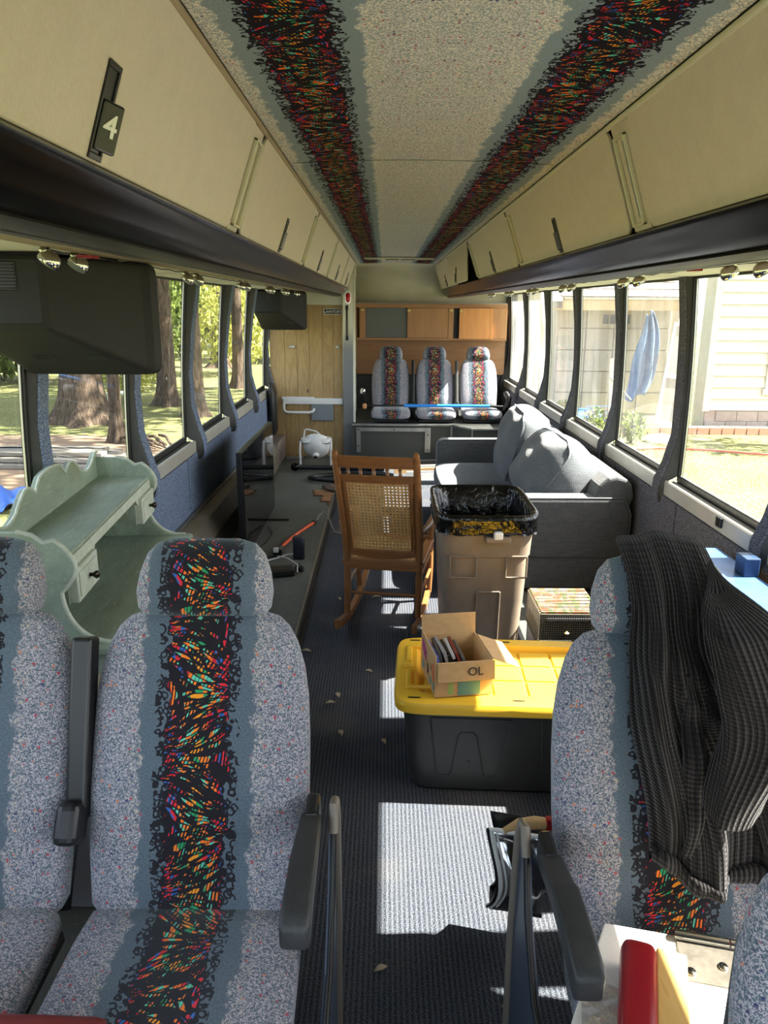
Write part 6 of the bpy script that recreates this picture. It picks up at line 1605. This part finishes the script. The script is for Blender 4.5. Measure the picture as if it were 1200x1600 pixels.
def shrub(x, y, w, h, label, seed, m=M_LEAF, n=900, size=0.07, grp='shrubs outside'):
    t = thing('shrub', label, 'shrub', (x, y, GZ), 0, grp); rr = random.Random(seed)
    b = MB()
    for k in range(9):
        a = rr.uniform(0, 6.3); b.tube([(x, y, GZ), (x+math.cos(a)*w*0.3, y+math.sin(a)*w*0.3, GZ+h*0.5), (x+math.cos(a)*w*0.42, y+math.sin(a)*w*0.42, GZ+h*0.9)], 0.012, 5)
    b.build('stem', M_BARK, t)
    b = MB(); leafcloud(b, (x, y, GZ+h*0.55), (w*0.5, w*0.5, h*0.5), n, size, rr); f = b.build('foliage', m, t, fixn=False); f['kind'] = 'stuff'
    return t
tree(-6.2, 15.6, 0.40, 8, 'massive tree trunk with spreading roots behind the timber pile', 11, [(1.5, 2, 8.5, 4.0), (7.2, 1.0, 9.8, 3.6)], leafsize=0.2)  # second crown, unseen above the bus, placed to shade the lawn
tree(-5.25, 18.4, 0.20, 9, 'dark upright trunk beside the yellow-green bush, nearest the far corner of the big monitor', 12, [(2.5, 3, 8.0, 3.6)])
tree(-4.15, 16.6, 0.18, 9, 'sunlit pale trunk with flared roots seen in the third left window', 13, [(2.0, 1, 8.6, 3.6), (6.2, 3, 9.6, 3.4)], leafsize=0.2)  # far crown added out of view to put shade on the lawn
tree(-6.4, 30.0, 0.34, 9, 'narrow distant trunk right of the sunlit pale trunk', 14, [(0, 0, 6.0, 3.2)])
tree(-3.15, 9.4, 0.085, 7, 'slim light brown trunk close outside the second left pillar', 15, [(0.5, 0.5, 7.6, 1.8)], n=900)
tree(-4.7, 13.2, 0.10, 8, 'grey trunk standing right of the massive rooted tree', 16, [(2.0, -1, 8.6, 3.0), (6.2, -2.5, 9.6, 3.6)], n=3600, leafsize=0.2)  # dense second crown set out of view so its shade covers the timber
tree(-4.3, 22.5, 0.16, 8, 'trunk seen in the last left window before the lavatory wall', 17, [(0, 2, 6.3, 2.6)], grp='trees beyond the left windows')
tree(-9.5, 17.0, 0.30, 8, 'tree trunk seen at the extreme left edge', 18, [(0, 2, 6.0, 3.0)])
for i, (x, y, w, h, m, l) in enumerate([(-6.6, 19.5, 2.0, 1.9, M_LEAFY, 'yellow-green leafy bush beside the dark upright trunk'), (-7.8, 24, 3.4, 3.6, M_LEAF, 'green bush behind the yellow-green bush'), (-5.3, 27, 3.2, 3.4, M_LEAFY, 'sunlit green thicket between the two distant trunks'),
        (-9.5, 36, 7, 5, M_LEAF, 'broad green thicket far beyond the lawn'), (-3.4, 34, 5, 5, M_LEAF, 'dark thicket behind the last left windows'), (-12, 24, 5, 3.5, M_LEAF, 'large thicket behind the massive rooted tree'), (-15.5, 38, 9, 6.5, M_LEAFY, 'far yellowish tree line at the back of the lawn'), (-6.5, 45, 9, 7, M_LEAF, 'far green tree line behind the dusty left pane'), (0.5, 42, 8, 7, M_LEAF, 'distant tree line behind the bus')]):
    shrub(x, y, w, h, l, 30+i, m, 1800 if w < 4 else 3800, 0.08 if w < 3 else (0.12 if w < 4 else 0.2), 'thickets beyond the left lawn')
for i, (x, y, l) in enumerate([(4.0, 14.2, 'weedy green plant below the fourth right window'), (4.45, 13.5, 'taller weedy plant left of the white sack'), (3.65, 15.3, 'green plant at the foot of the garage door')]):
    shrub(x, y, 0.55, 0.55, l, 60+i, M_LEAF, 380, 0.05, 'weeds by the garage')
tree(10.9, 13.6, 0.10, 6, 'slender tree at the right in front of the white siding', 71, [(0, 0, 5.6, 1.0)], n=260, grp='trees right of the bus')
# timber pile
tb = thing('timber_pile', 'stack of weathered pale planks on the ground outside the left windows', 'timber pile', (-5.3, 11.3, GZ))
R6 = random.Random(9)
for lay in range(3):
    for k in range(5-lay):
        y = 10.9+k*0.26+lay*0.13; z = GZ+0.02+lay*0.07; x0 = -8.3+R6.uniform(-.3, .3); x1 = -3.95+R6.uniform(-.25, .15)-lay*0.1; a = R6.uniform(-0.02, 0.02)
        MB().box((x0, -0.12, 0), (x1, 0.12, 0.055), Matrix.Translation((0, y, z)) @ Matrix.Rotation(a, 4, 'Z')).build('plank', M_LUMB, tb, bevel=0.004)
for k in range(4):
    tag(MB().tube([(-4.9+0.25*k, 13.2+0.2*k, GZ+0.05), (-4.4+0.2*k, 13.0, GZ+0.16), (-3.9+0.1*k, 12.6, GZ+0.08)], 0.03, 6).build('fallen_branch', M_BARK, None, smooth=60), ['nearest', 'second', 'third', 'farthest'][k] + ' fallen branch behind the timber pile', 'branch', 'fallen branches behind the timber pile')
tag(MB().grid(lambda u, v: (-5.7+1.3*u, 8.4+1.0*v, GZ+0.05+0.18*math.sin(u*3)*math.sin(v*3)+0.04*math.sin(u*19+v*11)), 26, 24).build('blue_tarp', M_TARP, None, smooth=180, solid=0.01), 'bright blue tarp heaped on the ground outside the leftmost window', 'tarp')
M_DIRT = grainy('bare_dirt', rgb(112, 92, 72), rgb(136, 114, 90), 3, 0.95)
struct(MB().loft([((-6.2, 11.2, GZ+0.004), X, Yv, 3.0, 2.8, 2.3, 0), ((-6.2, 11.2, GZ+0.012), X, Yv, 2.9, 2.7, 2.3, 0)], 40).build('ground_dirt', M_DIRT))
ch = thing('garden_chair', 'white metal garden chair outside behind the dark trunk', 'garden chair', (-6.0, 17.2, GZ))
b = MB()
for x, y in ((-0.22, -0.22), (0.22, -0.22), (-0.22, 0.22), (0.22, 0.22)): MB().tube([(-6.0+x, 17.2+y, GZ), (-6.0+x*.9, 17.2+y*.9, GZ+0.43)], 0.018, 6).build('leg', M_WHITE, ch, smooth=60)
MB().cbox((-6.0, 17.2, GZ+0.44), (0.46, 0.46, 0.03)).build('seat', M_WHITE, ch, bevel=0.01)
MB().tube([(-6.22, 17.42, GZ+0.44), (-6.22, 17.5, GZ+0.85), (-5.78, 17.5, GZ+0.85), (-5.78, 17.42, GZ+0.44)], 0.018, 6).build('backrest', M_WHITE, ch, smooth=60)
